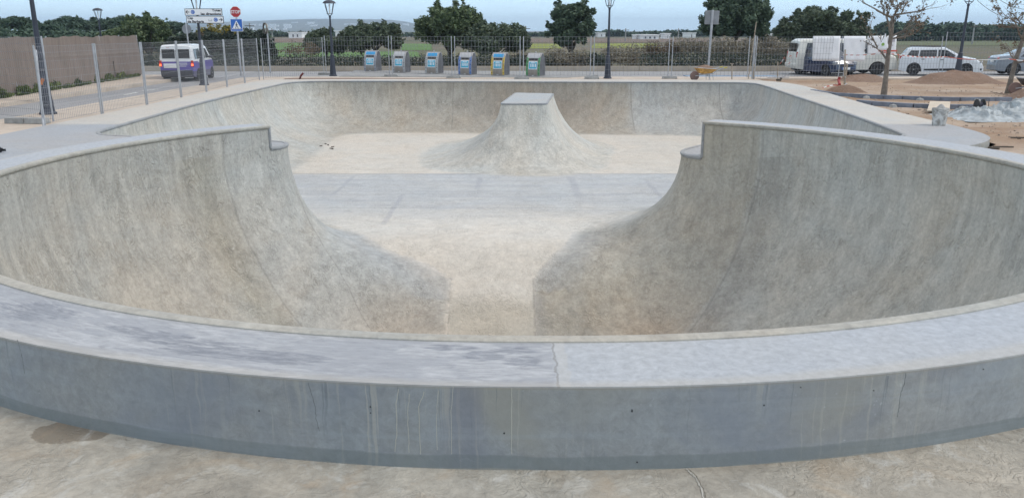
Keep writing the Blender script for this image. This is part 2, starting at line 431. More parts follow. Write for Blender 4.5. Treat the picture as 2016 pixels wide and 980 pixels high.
def round_poly(P, r, n=5):
    out = []; P = [np.array(p, float) for p in P]; N = len(P)
    for i in range(N):
        p, a, b = P[i], P[i-1], P[(i+1) % N]
        u = (a-p)/np.linalg.norm(a-p); w = (b-p)/np.linalg.norm(b-p)
        for k in range(n+1):
            t = k/n; q = (1-t)**2*(p+u*r)+2*t*(1-t)*p+t*t*(p+w*r); out.append(q)
    return np.array(out)
VT = resample(round_poly(VT, .16), .08)
VZ = -.02
FV = resample(chaikin([(-3.1,25.9), (-2.0,24.75), (-.6,24.2), (.8,23.95), (2.1,24.25), (3.05,25.6), (3.35,27.2), (3.6,28.6), (4.0,30.5), (3.4,32.6), (1.6,33.6), (-1.0,33.5), (-2.8,32.2), (-3.3,29)], 2, True), .15)
def volcano(P):
    d, nr = pdist(P, VT); intop = pip(P, VT); d = np.where(intop, 0, d); df_, _ = pdist(P, FV); inv = pip(P, FV)
    s = np.where(inv, df_/(df_+d+1e-9), 0); s = np.where(intop, 1, s); k = .965
    return (VZ+2.0)*(1-np.sqrt(np.maximum(0, 1-(k*s)**2)))/(1-math.sqrt(1-k*k)), d, s
def volcano_old(P):
    d, nr = pdist(P, VT); d = np.where(pip(P, VT), 0, d)
    dirx = (P[:,0]-nr[:,0])/np.maximum(d, 1e-6); diry = (P[:,1]-nr[:,1])/np.maximum(d, 1e-6)
    T = 2.25+.45*np.clip(-dirx, 0, 1)-.15*np.clip(-diry, 0, 1)+.1*np.clip(dirx, 0, 1)
    s = np.clip(1-d/T, 0, 1)
    return (VZ+2.0)*(1-np.sqrt(np.maximum(0, 1-s*s))), d, s
def bowl_z(P):
    P = np.asarray(P, float)
    dr, nr = pdist(P, RIM); df, nf = pdist(P, FOOT); inf = pip(P, FOOT)
    s = np.where(inf, 0, df/(df+dr+1e-9))
    fz = floor_z(FOOT); Fb = np.empty(len(P))
    for k in range(0, len(P), 4000):
        q = ((P[k:k+4000][:,None,:]-FOOT)**2).sum(2)+1e-4; w_ = q**-2.0; Fb[k:k+4000] = (w_*fz).sum(1)/w_.sum(1)
    F = np.where(inf | (df < 1e-3), floor_z(P), Fb); top = zb(nr)
    z = F+(top-F)*(1-np.sqrt(np.maximum(0, 1-s*s)))
    vz, dv, vs = volcano(P)
    return z+np.where(inf, vz, 0), dr, s, inf, vs, dv
def cdt(points, loops, keep):
    pts = [Vector((float(a), float(b))) for a, b in points]; edges = []
    for lp in loops:
        b = len(pts); pts += [Vector((float(p[0]), float(p[1]))) for p in lp]
        edges += [(b+i, b+(i+1) % len(lp)) for i in range(len(lp))]
    v, e, f, ov, oe, of = delaunay_2d_cdt(pts, edges, [], 0, 1e-5)
    V = np.array([(p.x, p.y) for p in v]); F = np.array([t for t in f if len(t) == 3])
    C = V[F].mean(1); F = F[keep(C)]
    a, b, c = V[F[:,0]], V[F[:,1]], V[F[:,2]]
    cr = (b[:,0]-a[:,0])*(c[:,1]-a[:,1])-(b[:,1]-a[:,1])*(c[:,0]-a[:,0])
    F = np.where(cr[:,None] < 0, F[:,::-1], F)
    return V, F
def compact(V, F):
    u, inv = np.unique(F.ravel(), return_inverse=True); return V[u], inv.reshape(F.shape)
def grid(x0, x1, y0, y1, st, jit=.25):
    X, Y = np.meshgrid(np.arange(x0, x1, st), np.arange(y0, y1, st)); G = np.c_[X.ravel(), Y.ravel()]
    return G+(npr.random(G.shape)-.5)*st*jit

G1 = grid(-10.5, 11, 4.2, 37.5, .15)
G1 = G1[pip(G1, RIM)]
d_, _ = pdist(G1, RIM); dv_, _ = pdist(G1, VT)
G1 = G1[(d_ > .42) & ((dv_ > .3) | pip(G1, VT))]
G2 = grid(-4.5, 3.8, 13.2, 17.2, .075); G2 = G2[pip(G2, RIM)]; d2, _ = pdist(G2, RIM); G2 = G2[d2 > .42]
nrm = np.roll(RIM, -1, 0)-np.roll(RIM, 1, 0); nrm /= np.linalg.norm(nrm, axis=1)[:,None]
nrm = np.c_[nrm[:,1], -nrm[:,0]]           # inward for a clockwise loop
offs = []
for d in (.006, .025, .06, .12, .2, .31):
    Q = RIM+nrm*d; dd, _ = pdist(Q, RIM); offs.append(Q[dd > d*.93])
vn = np.roll(VT, -1, 0)-np.roll(VT, 1, 0); vn /= np.linalg.norm(vn, axis=1)[:,None]; vn = np.c_[vn[:,1], -vn[:,0]]
voffs = [VT+vn*d for d in (.01, .04, .1, .2)]
V, F = cdt(np.vstack([G1, G2]+offs+voffs), [RIM, VT, FOOT], lambda C: pip(C, RIM))
V, F = compact(V, F)
Z, dr, s_, inf_, vs_, dv_ = bowl_z(V)
onrim = dr < 1e-3
Z = np.where(onrim, zb(V), Z)
# paint tint: pour colours and stains, plus shading painted into the deep bowl
x, y = V[:,0], V[:,1]
az = np.arctan2(x-CX, y-CY)
def sst(v, a, b): t = np.clip((v-a)/(b-a), 0, 1); return t*t*(3-2*t)
def lerp(a, b, t): return a*(1-t[:,None])+b*t[:,None]
C = np.tile(np.array([.555,.53,.485]), (len(V), 1))                      # pale shallow floor
dfs0, _ = pdist(V, FOOT)
C = lerp(C, np.array([.58,.565,.53]), np.exp(-((y-17.6)/1.3)**2))
slab = sst(y, 24.42, 24.5)*1.0
blue = (1-slab)*sst(y, 17.6, 20.6)
C = lerp(C, np.array([.445,.468,.485]), blue)
wall = np.where(y < 15.3, sst(s_, .0, .05), np.where(y < 17.3, sst(s_, .0, .16), sst(s_, .02, .2)))
leftw = (y > 17) & (x < -4); rightw = (y > 17) & (x > 3); farw = y > 33.0
C = lerp(C, np.array([.47,.475,.455]), wall*leftw)
C = lerp(C, np.array([.44,.45,.44]), wall*rightw*(~farw))
C = lerp(C, np.array([.41,.385,.34]), wall*farw*sst(x, -9, -6.5))
C = lerp(C, np.array([.25,.21,.17]), .85*wall*farw*np.exp(-((x-1.0)/3.4)**2)*(.35+.65*np.exp(-((Z+1.0)/.7)**2)))
C = lerp(C, np.array([.44,.455,.46]), wall*farw*sst(x, 4.8, 5.4)*.6)
C = lerp(C, np.array([.50,.50,.475]), sst(vs_, .0, .04)*inf_)
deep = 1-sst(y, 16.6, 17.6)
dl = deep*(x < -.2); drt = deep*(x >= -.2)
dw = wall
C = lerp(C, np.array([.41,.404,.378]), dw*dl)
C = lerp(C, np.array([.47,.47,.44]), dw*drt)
pil = dl*wall*(az > -.985)*(az < -.3); C = lerp(C, np.array([.43,.435,.42]), pil*1.0)
C = lerp(C, np.array([.42,.40,.35]), drt*wall*(az < .80)*1.0)
C = lerp(C, np.array([.33,.325,.30]), drt*wall*np.exp(-((az-.86)/.05)**2)*.8)
C = lerp(C, np.array([.33,.315,.27]), dl*wall*np.exp(-((az+1.06)/.07)**2)*.75)
C = lerp(C, np.array([.42,.345,.27]), .55*np.exp(-(((x+2.2)/1.3)**2+((y-14.1)/.7)**2)))
C = lerp(C, np.array([.36,.28,.21]), .6*np.exp(-(((x-2.6)/1.2)**2+((y-14.0)/.8)**2)))
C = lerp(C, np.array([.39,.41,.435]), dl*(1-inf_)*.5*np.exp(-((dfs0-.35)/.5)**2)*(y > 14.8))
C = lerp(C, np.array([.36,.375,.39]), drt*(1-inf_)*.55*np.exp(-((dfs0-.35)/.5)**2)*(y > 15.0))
C = lerp(C, np.array([.30,.275,.235]), drt*(1-inf_)*.7*np.exp(-(((x-1.1)/.9)**2+((y-14.3)/.8)**2)))
C = lerp(C, np.array([.27,.262,.245]), .6*drt*(1-inf_)*(1-sst(x, .5, .75))*(1-sst(y, 14.7, 15.2))*(y > 13.4))  # narrow shading beside the strip's right edge, painted into the tint
C = lerp(C, np.array([.44,.36,.27]), .45*np.exp(-(((x+4.6)/1.2)**2+((y-11.2)/1.3)**2)))
strip = deep*(x > -1.2)*(x < .43)*(y > 13.4)
dflr = deep*inf_; C = lerp(C, np.array([.43,.405,.355]), dflr*(1-sst(y, 14.5, 15.1)))
# upstand of the raised near rim, continuing the bowl face upward
arcw = resample(arc, .085, False)
RZ = .47
nb = len(V); up = []; F2 = []
for k, zt in enumerate((0, .33, .66, 1.0)):
    zz = zb(arcw)*(1-zt)+(RZ)*zt; up.append(np.c_[arcw, zz])
na = len(arcw); up = np.vstack(up)
for k in range(3):
    for i in range(na-1):
        a, b, c, d = nb+k*na+i, nb+k*na+i+1, nb+(k+1)*na+i+1, nb+(k+1)*na+i
        F2 += [(a, b, c), (a, c, d)]
azu = np.arctan2(up[:,0]-CX, up[:,1]-CY)
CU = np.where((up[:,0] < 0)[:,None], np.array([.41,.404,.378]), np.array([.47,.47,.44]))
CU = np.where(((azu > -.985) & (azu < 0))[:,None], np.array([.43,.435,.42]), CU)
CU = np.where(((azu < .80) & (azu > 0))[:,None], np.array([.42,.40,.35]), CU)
VV = np.vstack([np.c_[V, Z], up]); FF = np.vstack([F, np.array(F2)[:, ::-1]])

bowl = thing('skate_bowl', 'pale concrete skate bowl with raised round near rim and a pyramid inside', 'skate bowl')
ob = fast_mesh('bowl_shell', VV, FF, M_bowl, bowl, smooth=True)
ca = ob.data.attributes.new('tint', 'FLOAT_COLOR', 'POINT')
AL = np.r_[.55+.45*np.maximum(wall, sst(vs_, 0, .15)*inf_), np.ones(len(up))]
HUE = np.array([1.0, .978, .948])
ca.data.foreach_set('color', np.c_[np.vstack([C*np.where((wall < .5)[:,None], 1.05, 1.0), CU])*HUE, AL].astype(np.float32).ravel())
dfs, _ = pdist(V, FOOT); sm = np.where((dfs < 1e-3), 1.0, 0)*((y < 16.6))*(np.abs(x+.4) < 2.4)*(y > 13.2)*np.where(x > .2, 1.0, .8)*np.where(y > 15.35, .55, 1)
sa_ = ob.data.attributes.new('seam', 'FLOAT', 'POINT'); sa_.data.foreach_set('value', np.r_[sm, np.zeros(len(up))].astype(np.float32))

# ring wall on the near side: cap and outer face
def wthick(a): return np.interp((np.degrees(a)+180) % 360-180, [-180,-90,-47.6,-30,35,36,90,180], [.67,.66,.58,.5,.5,.58,.72,.67])
aa = np.linspace(aB, aA, 300)
inn = ringp(aa, 0.0); outp = np.stack([CX+(rin(aa)+wthick(aa))*np.sin(aa), CY+(rin(aa)+wthick(aa))*np.cos(aa)], -1)
n = len(aa)
def strip_mesh(rows, name, mat, parent, smooth=True, angle=40, caps=False):
    m = len(rows[0]); v = [tuple(p) for r_ in rows for p in r_]; f = []
    for k in range(len(rows)-1):
        for i in range(m-1): f.append((k*m+i, k*m+i+1, (k+1)*m+i+1, (k+1)*m+i))
    if caps:
        f.append(tuple(k*m for k in range(len(rows)))); f.append(tuple(reversed([k*m+m-1 for k in range(len(rows))])))
    return link_mesh(name, v, f, mat, parent, smooth, angle)
def row(P, z): return [(p[0], p[1], (z[i] if hasattr(z, '__len__') else z)) for i, p in enumerate(P)]
def lp(P, Q, t): return P*(1-t)+Q*t
capo = strip_mesh([row(lp(inn, outp, .10), RZ-.002), row(lp(inn, outp, .55), RZ+.004), row(outp, RZ), row(outp, RZ-.008)], 'wall_cap', M_cap, bowl)
outer = strip_mesh([row(outp, RZ-.008), row(outp, .3), row(outp, .15), row(outp, -.2)], 'outer_wall_face', M_face, bowl)
capo['label'] = 'broad pale concrete cap of the raised rim, dark stained on its left half'
# wall ends over the two tongues
for P, Q, sgn in ((inn[0], outp[0], -1), (inn[-1], outp[-1], 1)):
    d = (Q-P); dn = Vector((d[1], -d[0])).normalized()*sgn
    for zz in (0,):
        z0 = float(zb(np.array([P]))[0])-.05
        e = MB(); e.add([(P[0], P[1], z0), (Q[0], Q[1], z0), (Q[0], Q[1], RZ-.012), (P[0], P[1], RZ-.012)], [(0,1,2,3)])
        ob_ = e.build('wall_end', M_bowl, bowl, smooth=False)
        ca = ob_.data.attributes.new('tint', 'FLOAT_COLOR', 'POINT'); ca.data.foreach_set('color', np.tile([.37,.37,.35,1], len(ob_.data.vertices)).astype(np.float32))
# coping lip along the ring (rounded bead, standing proud into the bowl)
def sweep(path, prof, name, mat, parent, inward=None, closed=False, zf=None):
    P = np.asarray(path); T = np.gradient(P, axis=0) if not closed else np.roll(P, -1, 0)-np.roll(P, 1, 0)
    T /= np.linalg.norm(T, axis=1)[:,None]; N = np.c_[T[:,1], -T[:,0]]
    rows = []
    for (o, z) in prof:
        Q = P+N*o; zz = (zf if zf is not None else np.zeros(len(P)))+z
        rows.append(np.c_[Q, zz])
    m, k = len(P), len(prof); v = np.vstack(rows); f = []
    for j in range(k):
        j2 = (j+1) % k
        for i in range(m if closed else m-1):
            i2 = (i+1) % m; f.append((j*m+i, j*m+i2, j2*m+i2, j2*m+i))
    if not closed: f.append(tuple(j*m for j in range(k))); f.append(tuple(reversed([j*m+m-1 for j in range(k)])))
    return link_mesh(name, v, f, mat, parent, True, 50)
bead = [(.028,-.035), (.034,-.015), (.026,.006), (.0,.013), (-.045,.013), (-.07,.006), (-.075,-.03), (-.03,-.06), (.006,-.06)]
sweep(resample(arc, .09, False), bead, 'raised_coping', M_coping, bowl, zf=np.full(len(resample(arc, .09, False)), RZ))
rest = resample(left_side, .09, False)
sweep(rest, [(o*.8, z*.9) for o, z in bead], 'low_coping', M_coping2, bowl, zf=zb(rest)+.002)
sweep(VT, [(o*.7, z*.8) for o, z in bead], 'pyramid_coping', M_coping2, bowl, closed=True, zf=np.full(len(VT), VZ+.004))
for P in (inn[0], inn[-1]):
    z0 = float(zb(np.array([P]))[0]); ve = MB(); ve.tube([(P[0], P[1], z0), (P[0], P[1], RZ)], .028, 8)
    ve.build('corner_bead', M_coping2, bowl)
# pyramid table top
vtm = MB(); vtm.add([(p[0], p[1], VZ+.012) for p in VT[::-1]], [tuple(range(len(VT)))])
M_table = concrete('pyramid top concrete', (.39,.405,.41), trowel=.2, blotch=.1, stain=.15, bump=.15)
pt = vtm.build('pyramid_top', M_table, bowl, smooth=False)
if pt.data.polygons[0].normal.z < 0: pt.data.flip_normals()
# small round holes left by the formwork ties in the outer face
M_hole = simple('tie hole dark', (.03,.03,.032), .9)
for px, py in ((734,800), (736,812), (990,852), (1247,806), (1239,809), (1498,797), (1583,762), (505,808), (1720,768), (1251,909), (1933,726)):
    A = np.linspace(R(120), R(240), 400); best = None
    for a in A:
        p = ringp(np.array(a), float(wthick(np.array(a)))); q = at(px, py, float(p[1]))
        if best is None or abs(q.x-p[0]) < best[0]: best = (abs(q.x-p[0]), a, p, q.z)
    _, a, p, z = best; nv = Vector((math.sin(a), math.cos(a), 0)); M = nv.to_track_quat('Z', 'Y').to_matrix()
    r = rng.uniform(.003, .006)
    MB().lathe([(r, 0), (r*.8, .0035)], 10, Vector((p[0], p[1], z)), M).build('tie_hole', M_hole, bowl)

M_fcrack = simple('hairline crack', (.10,.11,.115), .9); M_fdrip = simple('lime run', (.40,.39,.34), .8)
def face_point(px, py, off=.002):
    A = np.linspace(R(110), R(250), 1200); P = ringp(A)+0; rr = rin(A)+wthick(A)+off; P = np.stack([CX+rr*np.sin(A), CY+rr*np.cos(A)], -1)
    a, b, c = ray(px, py); k = np.abs(P[:,0]-a/b*P[:,1]).argmin(); return Vector((P[k,0], P[k,1], CAMZ+c/b*P[k,1]))
for nm, pts, r_, m_ in (('hairline_crack', [(1782,733), (1780,752), (1774,772), (1772,790), (1768,806), (1766,820)], .0018, M_fcrack), ('hairline_crack', [(609,752), (612,775), (618,800), (620,822), (628,848)], .0016, M_fcrack),
        ('hairline_crack', [(36,668), (42,700), (50,735)], .0014, M_fcrack), ('lime_run', [(783,765), (781,800), (782,850), (780,888)], .003, M_fdrip), ('lime_run', [(808,775), (803,812), (805,860), (805,890)], .0026, M_fdrip), ('lime_run', [(836,770), (824,800), (824,850), (825,893)], .003, M_fdrip),
        ('lime_run', [(893,760), (890,820), (889,893)], .0022, M_fdrip), ('lime_run', [(1010,762), (1010,830), (1008,893)], .0022, M_fdrip), ('lime_run', [(864,768), (861,820), (863,885)], .002, M_fdrip)):
    pts3 = [face_point(*p, off=-r_*.55) for p in pts]; Q = []
    for a_, b_ in zip(pts3[:-1], pts3[1:]):
        for k in range(5): Q.append(a_.lerp(b_, k/5)+Vector((rng.uniform(-1,1)*.0025, 0, 0)))
    MB().tube(Q+[pts3[-1]], r_, 5).build(nm, m_, bowl)
# ------------------------------------------------------------------ deck
DECK = np.array([(-3,12), (-6.9,12.3), (-8.6,12.4), (-10.4,13.2), (-11.0,14.8), (-11.0,19.3), (-11.0,25), (-11.15,30), (-11.45,36.6), (-10.9,38.2), (-6,38.4), (0,38.2), (6,37.9), (10.3,37.75), (11.5,37.0), (12.0,34.2), (11.2,28.5), (10.75,24.7), (10.45,20.3), (10.4,18.6), (10.15,17.2), (9.5,16.25), (8.6,15.55), (7.6,15.0), (6.3,13.6), (5,12)])
DECK = np.vstack([DECK[:1], chaikin(DECK[1:-1], 2), DECK[-1:]])
DECKR = resample(DECK, .25)
GD = grid(-11.5, 12.5, 12, 39, .45); dd, _ = pdist(GD, RIM); de, _ = pdist(GD, DECKR)
GD = GD[(dd > .15) & (de > .12)]
dro = RIM-nrm*.05
VD, FD = cdt(np.vstack([GD, RIM-nrm*.25]), [DECKR, dro], lambda C: pip(C, DECKR) & ~pip(C, dro))
VD, FD = compact(VD, FD)
fast_mesh('deck', np.c_[VD, zb(VD)], FD, M_deck, bowl, smooth=True)
dk = [p for p in DECKR]
M_edge = concrete('slab edge concrete', (.38,.375,.35), trowel=.1, blotch=.2, stain=.4)
dk = list(resample(DECK[1:-1], .2, False)); rows = [row(dk, [float(v) for v in zb(np.array(dk))]), row(dk, -.25)]
o = strip_mesh(rows, 'deck_edge', M_edge, bowl, angle=60)
# ------------------------------------------------------------------ the ground and its surfaces
OUTER = np.vstack([ringp(np.linspace(R(62), R(298), 120), .60), DECK[2:-2]])   # footprint, shrunk a little
def sheet(name, pts, loops, keep, z, mat, kind='structure', smooth=True):
    V, F = cdt(pts, loops, keep); V, F = compact(V, F)
    zz = z(V) if callable(z) else np.full(len(V), z)
    o = fast_mesh(name, np.c_[V, zz], F, mat, None, smooth)
    tag(o, kind=kind); return o
def rect(x0, x1, y0, y1): return np.array([(x0,y0), (x1,y0), (x1,y1), (x0,y1)], float)
FOOTPR = OUTER
# open country
def m_ground():
    t = NT('dry field earth'); P = t.pos()
    a = t.noise(P, .035, 6, .6, .5, sc3=(.35,1,1)); b = t.noise(P, .9, 6, .65); c = t.noise(P, .012, 4, .6, .3, sc3=(.5,1,1))
    k = t.mix(t.mapr(a, .4, .6), (.115,.095,.055), (.085,.095,.035))
    k = t.mix(t.mapr(c, .48, .6), k, (.16,.125,.085))
    k = t.mix(t.mapr(b, .3, .7, 0, .5), k, (.06,.06,.03))
    t.color(k); t.rough(.95); t.bump(b, .6, .1); return t.m
big = 9000
sheet('ground', np.array([(0., 60.)]), [rect(-big, big, -60, big), FOOTPR], lambda C: ~pip(C, FOOTPR), -.14, m_ground())
def m_paving(name, col, joints=True):
    t = NT(name); P = t.pos(); x, y, z = t.sep()
    n = t.noise(P, 1.2, 6, .6); c = t.mix(t.mapr(n, .3, .7), tuple(q*.86 for q in col), tuple(min(1, q*1.1) for q in col))
    if joints:
        for v in (x, y):
            f = t.ma('FRACT', t.ma('MULTIPLY', v, 2.5)); c = t.mix(t.ma('MULTIPLY', t.mapr(t.ma('ABSOLUTE', t.ma('SUBTRACT', f, .5)), .47, .49), .35), c, tuple(q*.5 for q in col))
        ids = t.noise(t.comb(t.ma('FLOOR', t.ma('MULTIPLY', x, 2.5)), t.ma('FLOOR', t.ma('MULTIPLY', y, 2.5)), 0.0), 3.3, 0)
        c = t.mix(t.mapr(ids, .3, .7, 0, .2), c, tuple(q*.7 for q in col))
    c = t.mix(t.mapr(t.noise(P, 3, 7, .7), .55, .75, 0, .4), c, (.30,.20,.13))
    t.color(c); t.rough(.9); t.bump(t.noise(P, 30, 4), .2, .01); return t.m
M_pave = m_paving('cream paving', (.52,.44,.36))
M_kerb = m_paving('kerb stone', (.40,.35,.29), False)
M_block = simple('grey concrete block', (.30,.30,.29), .9, var=.25, vscale=6, bump=.4)
def slabs(name, poly, z1, z0, mat):
    m = MB(); m.prism([tuple(p) for p in poly], z0, z1); o = m.build(name, mat, None, smooth=False); return tag(o, kind='structure')
def m_asphalt():
    t = NT('road asphalt'); P = t.pos(); n = t.noise(P, .8, 6, .6, sc3=(1,.4,1)); f = t.noise(P, 40, 3)
    c = t.mix(t.mapr(n, .3, .7), (.26,.26,.265), (.34,.34,.34)); c = t.mix(t.mapr(f, .3, .7, 0, .4), c, (.16,.16,.165))
    c = t.mix(t.mapr(t.noise(P, .5, 4), .55, .7, 0, .4), c, (.27,.25,.22))
    t.color(c); t.rough(.85); t.bump(f, .3, .01); return t.m
M_road = m_asphalt()
sheet('road', np.array([(-14.5, 20.)]), [np.array([(-16.1,-8), (-13.2,-8), (-13.2,41.6), (-12.2,42.6), (200,42.6), (200,49.6), (-200,49.6), (-200,43.5), (-18.5,43.5), (-16.9,42.6), (-16.1,40.5)], float)],
      lambda C: pip(C, np.array([(-16.1,-8), (-13.2,-8), (-13.2,41.6), (-12.2,42.6), (200,42.6), (200,49.6), (-200,49.6), (-200,43.5), (-18.5,43.5), (-16.9,42.6), (-16.1,40.5)])), -.13, M_road)
slabs('sidewalk', [(-16.1,-8), (-16.1,40.3), (-16.9,42.2), (-18.4,43.2), (-30,43.4), (-30,42.3), (-19.6,42.3), (-17.5,28), (-17.2,-8)], .0, -.3, M_pave)
slabs('paving', [(-13.2,-8), (-11.02,-8), (-11.02,36.9), (-10.7,38.45), (11.6,38.3), (11.6,41.3), (3.2,41.3), (2.7,41.9), (-7.6,42.0), (-8.2,41.3), (-12.4,41.3), (-13.2,40.3)], .0, -.3, M_pave)
slabs('parking_kerb', [(11.65,39.7), (60,39.7), (60,41.9), (11.65,41.3)], .0, -.3, M_pave)
# soil strip left between the deck and the paving
M_dirt = None
def m_dirt(name, a, b, cc=(.50,.41,.33), sc=1.0):
    t = NT(name); P = t.pos(); n = t.noise(P, .7*sc, 7, .62, .7, sc3=(.6,1,1)); f = t.noise(P, 7*sc, 8, .7); l = t.noise(P, .3*sc, 4, .5)
    c = t.mix(t.mapr(n, .35, .65), a, b); c = t.mix(t.mapr(l, .45, .65, 0, .8), c, cc)
    c = t.mix(t.mapr(f, .3, .7, 0, .45), c, tuple(q*.6 for q in a))
    peb = t.noise(P, 24, 3); c = t.mix(t.mapr(peb, .66, .70, 0, .6), c, (.58,.52,.45))
    t.color(c); t.rough(.95); t.bump(t.ma('ADD', f, t.ma('MULTIPLY', n, 2)), .7, .05); return t.m
M_dirt = m_dirt('building site dirt', (.29,.185,.115), (.40,.30,.21))
M_soil = m_dirt('loose red brown soil', (.20,.125,.085), (.27,.18,.13), (.25,.175,.13), 1.8)
GN = grid(10, 40, 8, 39.6, .35)
def dirtz(P):
    P = np.asarray(P); x, y = P[:,0], P[:,1]
    z = -.055+.018*np.sin(x*2.1+y*.7)*np.sin(y*1.7-x*.4)+.012*np.sin(x*5.3+1)*np.sin(y*4.1)+npr.normal(0, .006, len(P))
    z += .05*np.exp(-((x-9.8)/2)**2-((y-13.5)/2)**2)*0
    z += .10*np.exp(-((y-21.7)/1.0)**2)*(x > 11.5)*.0
    return z
dl_ = np.array([(7.9,8.0), (60,8), (60,39.7), (11.65,39.7), (10.4,38.5), (10.4,37.0), (7.9,14.3)])
sheet('dirt_ground', GN, [dl_], lambda C: pip(C, dl_) & ~pip(C, FOOTPR), dirtz, M_dirt)
ss = chaikin([(-10.6,38.35), (-10.9,40.0), (-7.0,39.7), (-2.0,39.1), (1,38.4), (-6,38.4)], 2)
sheet('soil_strip', resample(ss, .4)*.97+np.array([-.15,1.15]), [ss], lambda C: pip(C, ss), lambda V: .012+.02*npr.random(len(V)), M_soil)
# concrete in front of the bowl
nl = np.vstack([[(-14,-6), (14,-6), (14,9.5), (9.5,15.0)], [(7.9,14.3)], ringp(np.linspace(R(66), R(286), 140), .62), [(-9,13.0), (-11.0,14.8), (-11.02,15.5), (-14,15.5)]])
nl = np.vstack([[(-11.02,-6), (9,-6), (9,13.5)], ringp(np.linspace(R(70), R(285), 140), .62), [(-8.9,12.5), (-10.4,13.3), (-11.02,14.8)]])
sheet('near_pavement', grid(-10.5, 8.5, -5, 8, .6), [nl], lambda C: pip(C, nl), 0.0, M_near, smooth=False)
# cracks in the near pavement
M_crack = simple('crack lip', (.47,.455,.41), .95); M_crackd = simple('crack dark', (.13,.12,.10), .95)
def ribbon(name, pts, w, z, mat, jit=.012, parent=None):
    m = MB(); P = [Vector((p[0], p[1], z)) for p in pts]; Q = []
    for i in range(len(P)-1):
        for k in range(8): Q.append(P[i].lerp(P[i+1], k/8)+Vector((rng.uniform(-jit, jit), rng.uniform(-jit, jit), 0)))
    Q.append(P[-1]); b = []
    for i, p in enumerate(Q):
        d = (Q[min(i+1, len(Q)-1)]-Q[max(i-1, 0)]).normalized(); n_ = Vector((-d.y, d.x, 0))*w*rng.uniform(.5, 1.2)
        b += [p-n_, p+n_]
    m.add(b, [(2*i, 2*i+1, 2*i+3, 2*i+2) for i in range(len(Q)-1)]); return m.build(name, mat, parent, smooth=False)
cr = [g(1352,924), g(1368,938), g(1380,962), g(1392,1000), g(1400,1060)]
tag(ribbon('pavement_crack', cr, .004, .004, M_crack, .004), kind='structure')
tag(ribbon('pavement_crack', [p+Vector((.009,0,0)) for p in cr], .0022, .006, M_crackd, .003), kind='structure')
# far kerb wall along the road, road markings
M_wall = m_paving('cream kerb blocks', (.40,.345,.28), False)
mk = MB()
x = -60.0
while x < 60:
    mk.box((x+.49, 49.85, .0), (.965, .35, .32)); x += .98
tag(mk.build('verge', M_wall, None, smooth=False), kind='structure')
M_line = simple('road paint', (.62,.62,.60), .7, var=.2, vscale=5)
ml = MB()
for (x0, x1, y0, y1) in ((-60,60,47.9,48.02), (-60,-19,44.1,44.2), (-12.5,60,43.1,43.2)):
    ml.add([(x0,y0,-.126), (x1,y0,-.126), (x1,y1,-.126), (x0,y1,-.126)], [(0,1,2,3)])
a = g(240,187,-.12); b = g(312,174,-.12)
for (p, q) in ((g(244,187,-.12), g(270,182,-.12)), (g(280,178.5,-.12), g(312,176,-.12))):
    d = (q-p).normalized(); n_ = Vector((-d.y, d.x, 0))*.06
    ml.add([(p-n_).to_tuple()[:2]+(-.125,), (q-n_).to_tuple()[:2]+(-.125,), (q+n_).to_tuple()[:2]+(-.125,), (p+n_).to_tuple()[:2]+(-.125,)], [(0,1,2,3)])
tag(ml.build('road_markings', M_line, None, smooth=False), kind='structure')
slabs('container_pad', [(-8.6,41.25), (2.7,40.3), (4.4,42.3), (4.0,46.6), (-9.0,47.6)], .02, -.3, simple('grey pad', (.27,.27,.265), .9, var=.2, bump=.2))
slabs('blue_parking_bay', [(9.2,42.3), (14.0,42.3), (14.0,44.6), (9.2,44.6)], -.1, -.3, simple('blue grey paint', (.20,.27,.36), .8, var=.2))
# fields
def m_field(name, a, b, s=.5):
    t = NT(name); n = t.noise(t.pos(), s, 6, .6, .4, sc3=(.5,1,1)); f = t.noise(t.pos(), 3, 5, .7)
    c = t.mix(t.mapr(n, .35, .65), a, b); c = t.mix(t.mapr(f, .3, .7, 0, .5), c, tuple(q*.55 for q in a)); t.color(c); t.rough(.95); t.bump(f, .7, .15); return t.m
def field(name, corners, z, mat):
    P = [(g(px, py, z).x, g(px, py, z).y) for px, py in corners]
    P = resample(np.array(P), max(1.0, P[0][1]/40)); P = P+npr.normal(0, .12, P.shape)
    m = MB(); m.add([(p[0], p[1], z) for p in P], [tuple(range(len(P)))]); o = m.build(name, mat, None, smooth=False)
    if o.data.polygons[0].normal.z < 0: o.data.flip_normals()
    return tag(o, kind='structure')
M_green = m_field('green crop', (.085,.17,.035), (.12,.22,.05)); M_yel = m_field('yellow flowering crop', (.26,.28,.03), (.18,.22,.05))
M_brown = m_field('ploughed brown field', (.155,.105,.075), (.19,.14,.10)); M_olive = m_field('dull green field', (.10,.125,.05), (.13,.14,.065))
field('green_field', [(505,112), (830,113), (820,101), (700,103), (500,102)], -.11, M_green)
field('green_field', [(535,99), (660,99), (640,86), (560,84), (530,86)], -.10, M_green)
field('green_field', [(790,99), (850,99), (850,87), (790,86)], -.10, M_green)
field('yellow_field', [(1025,96), (1108,96), (1100,86.5), (1030,86.5)], -.10, M_yel)
field('yellow_field', [(1165,95), (1300,96), (1290,86), (1168,86)], -.105, M_yel)
field('brown_field', [(520,84), (640,84), (625,75), (540,75)], -.09, M_brown)
field('olive_field', [(1765,89), (2100,91), (2080,76), (1760,76)], -.10, M_olive)
field('brown_field', [(1000,84), (1560,84), (1540,76), (1010,76)], -.10, M_brown)
field('olive_field', [(840,112), (1560,112), (1540,100), (860,100)], -.11, m_field('rough grass', (.13,.125,.06), (.17,.15,.08)))

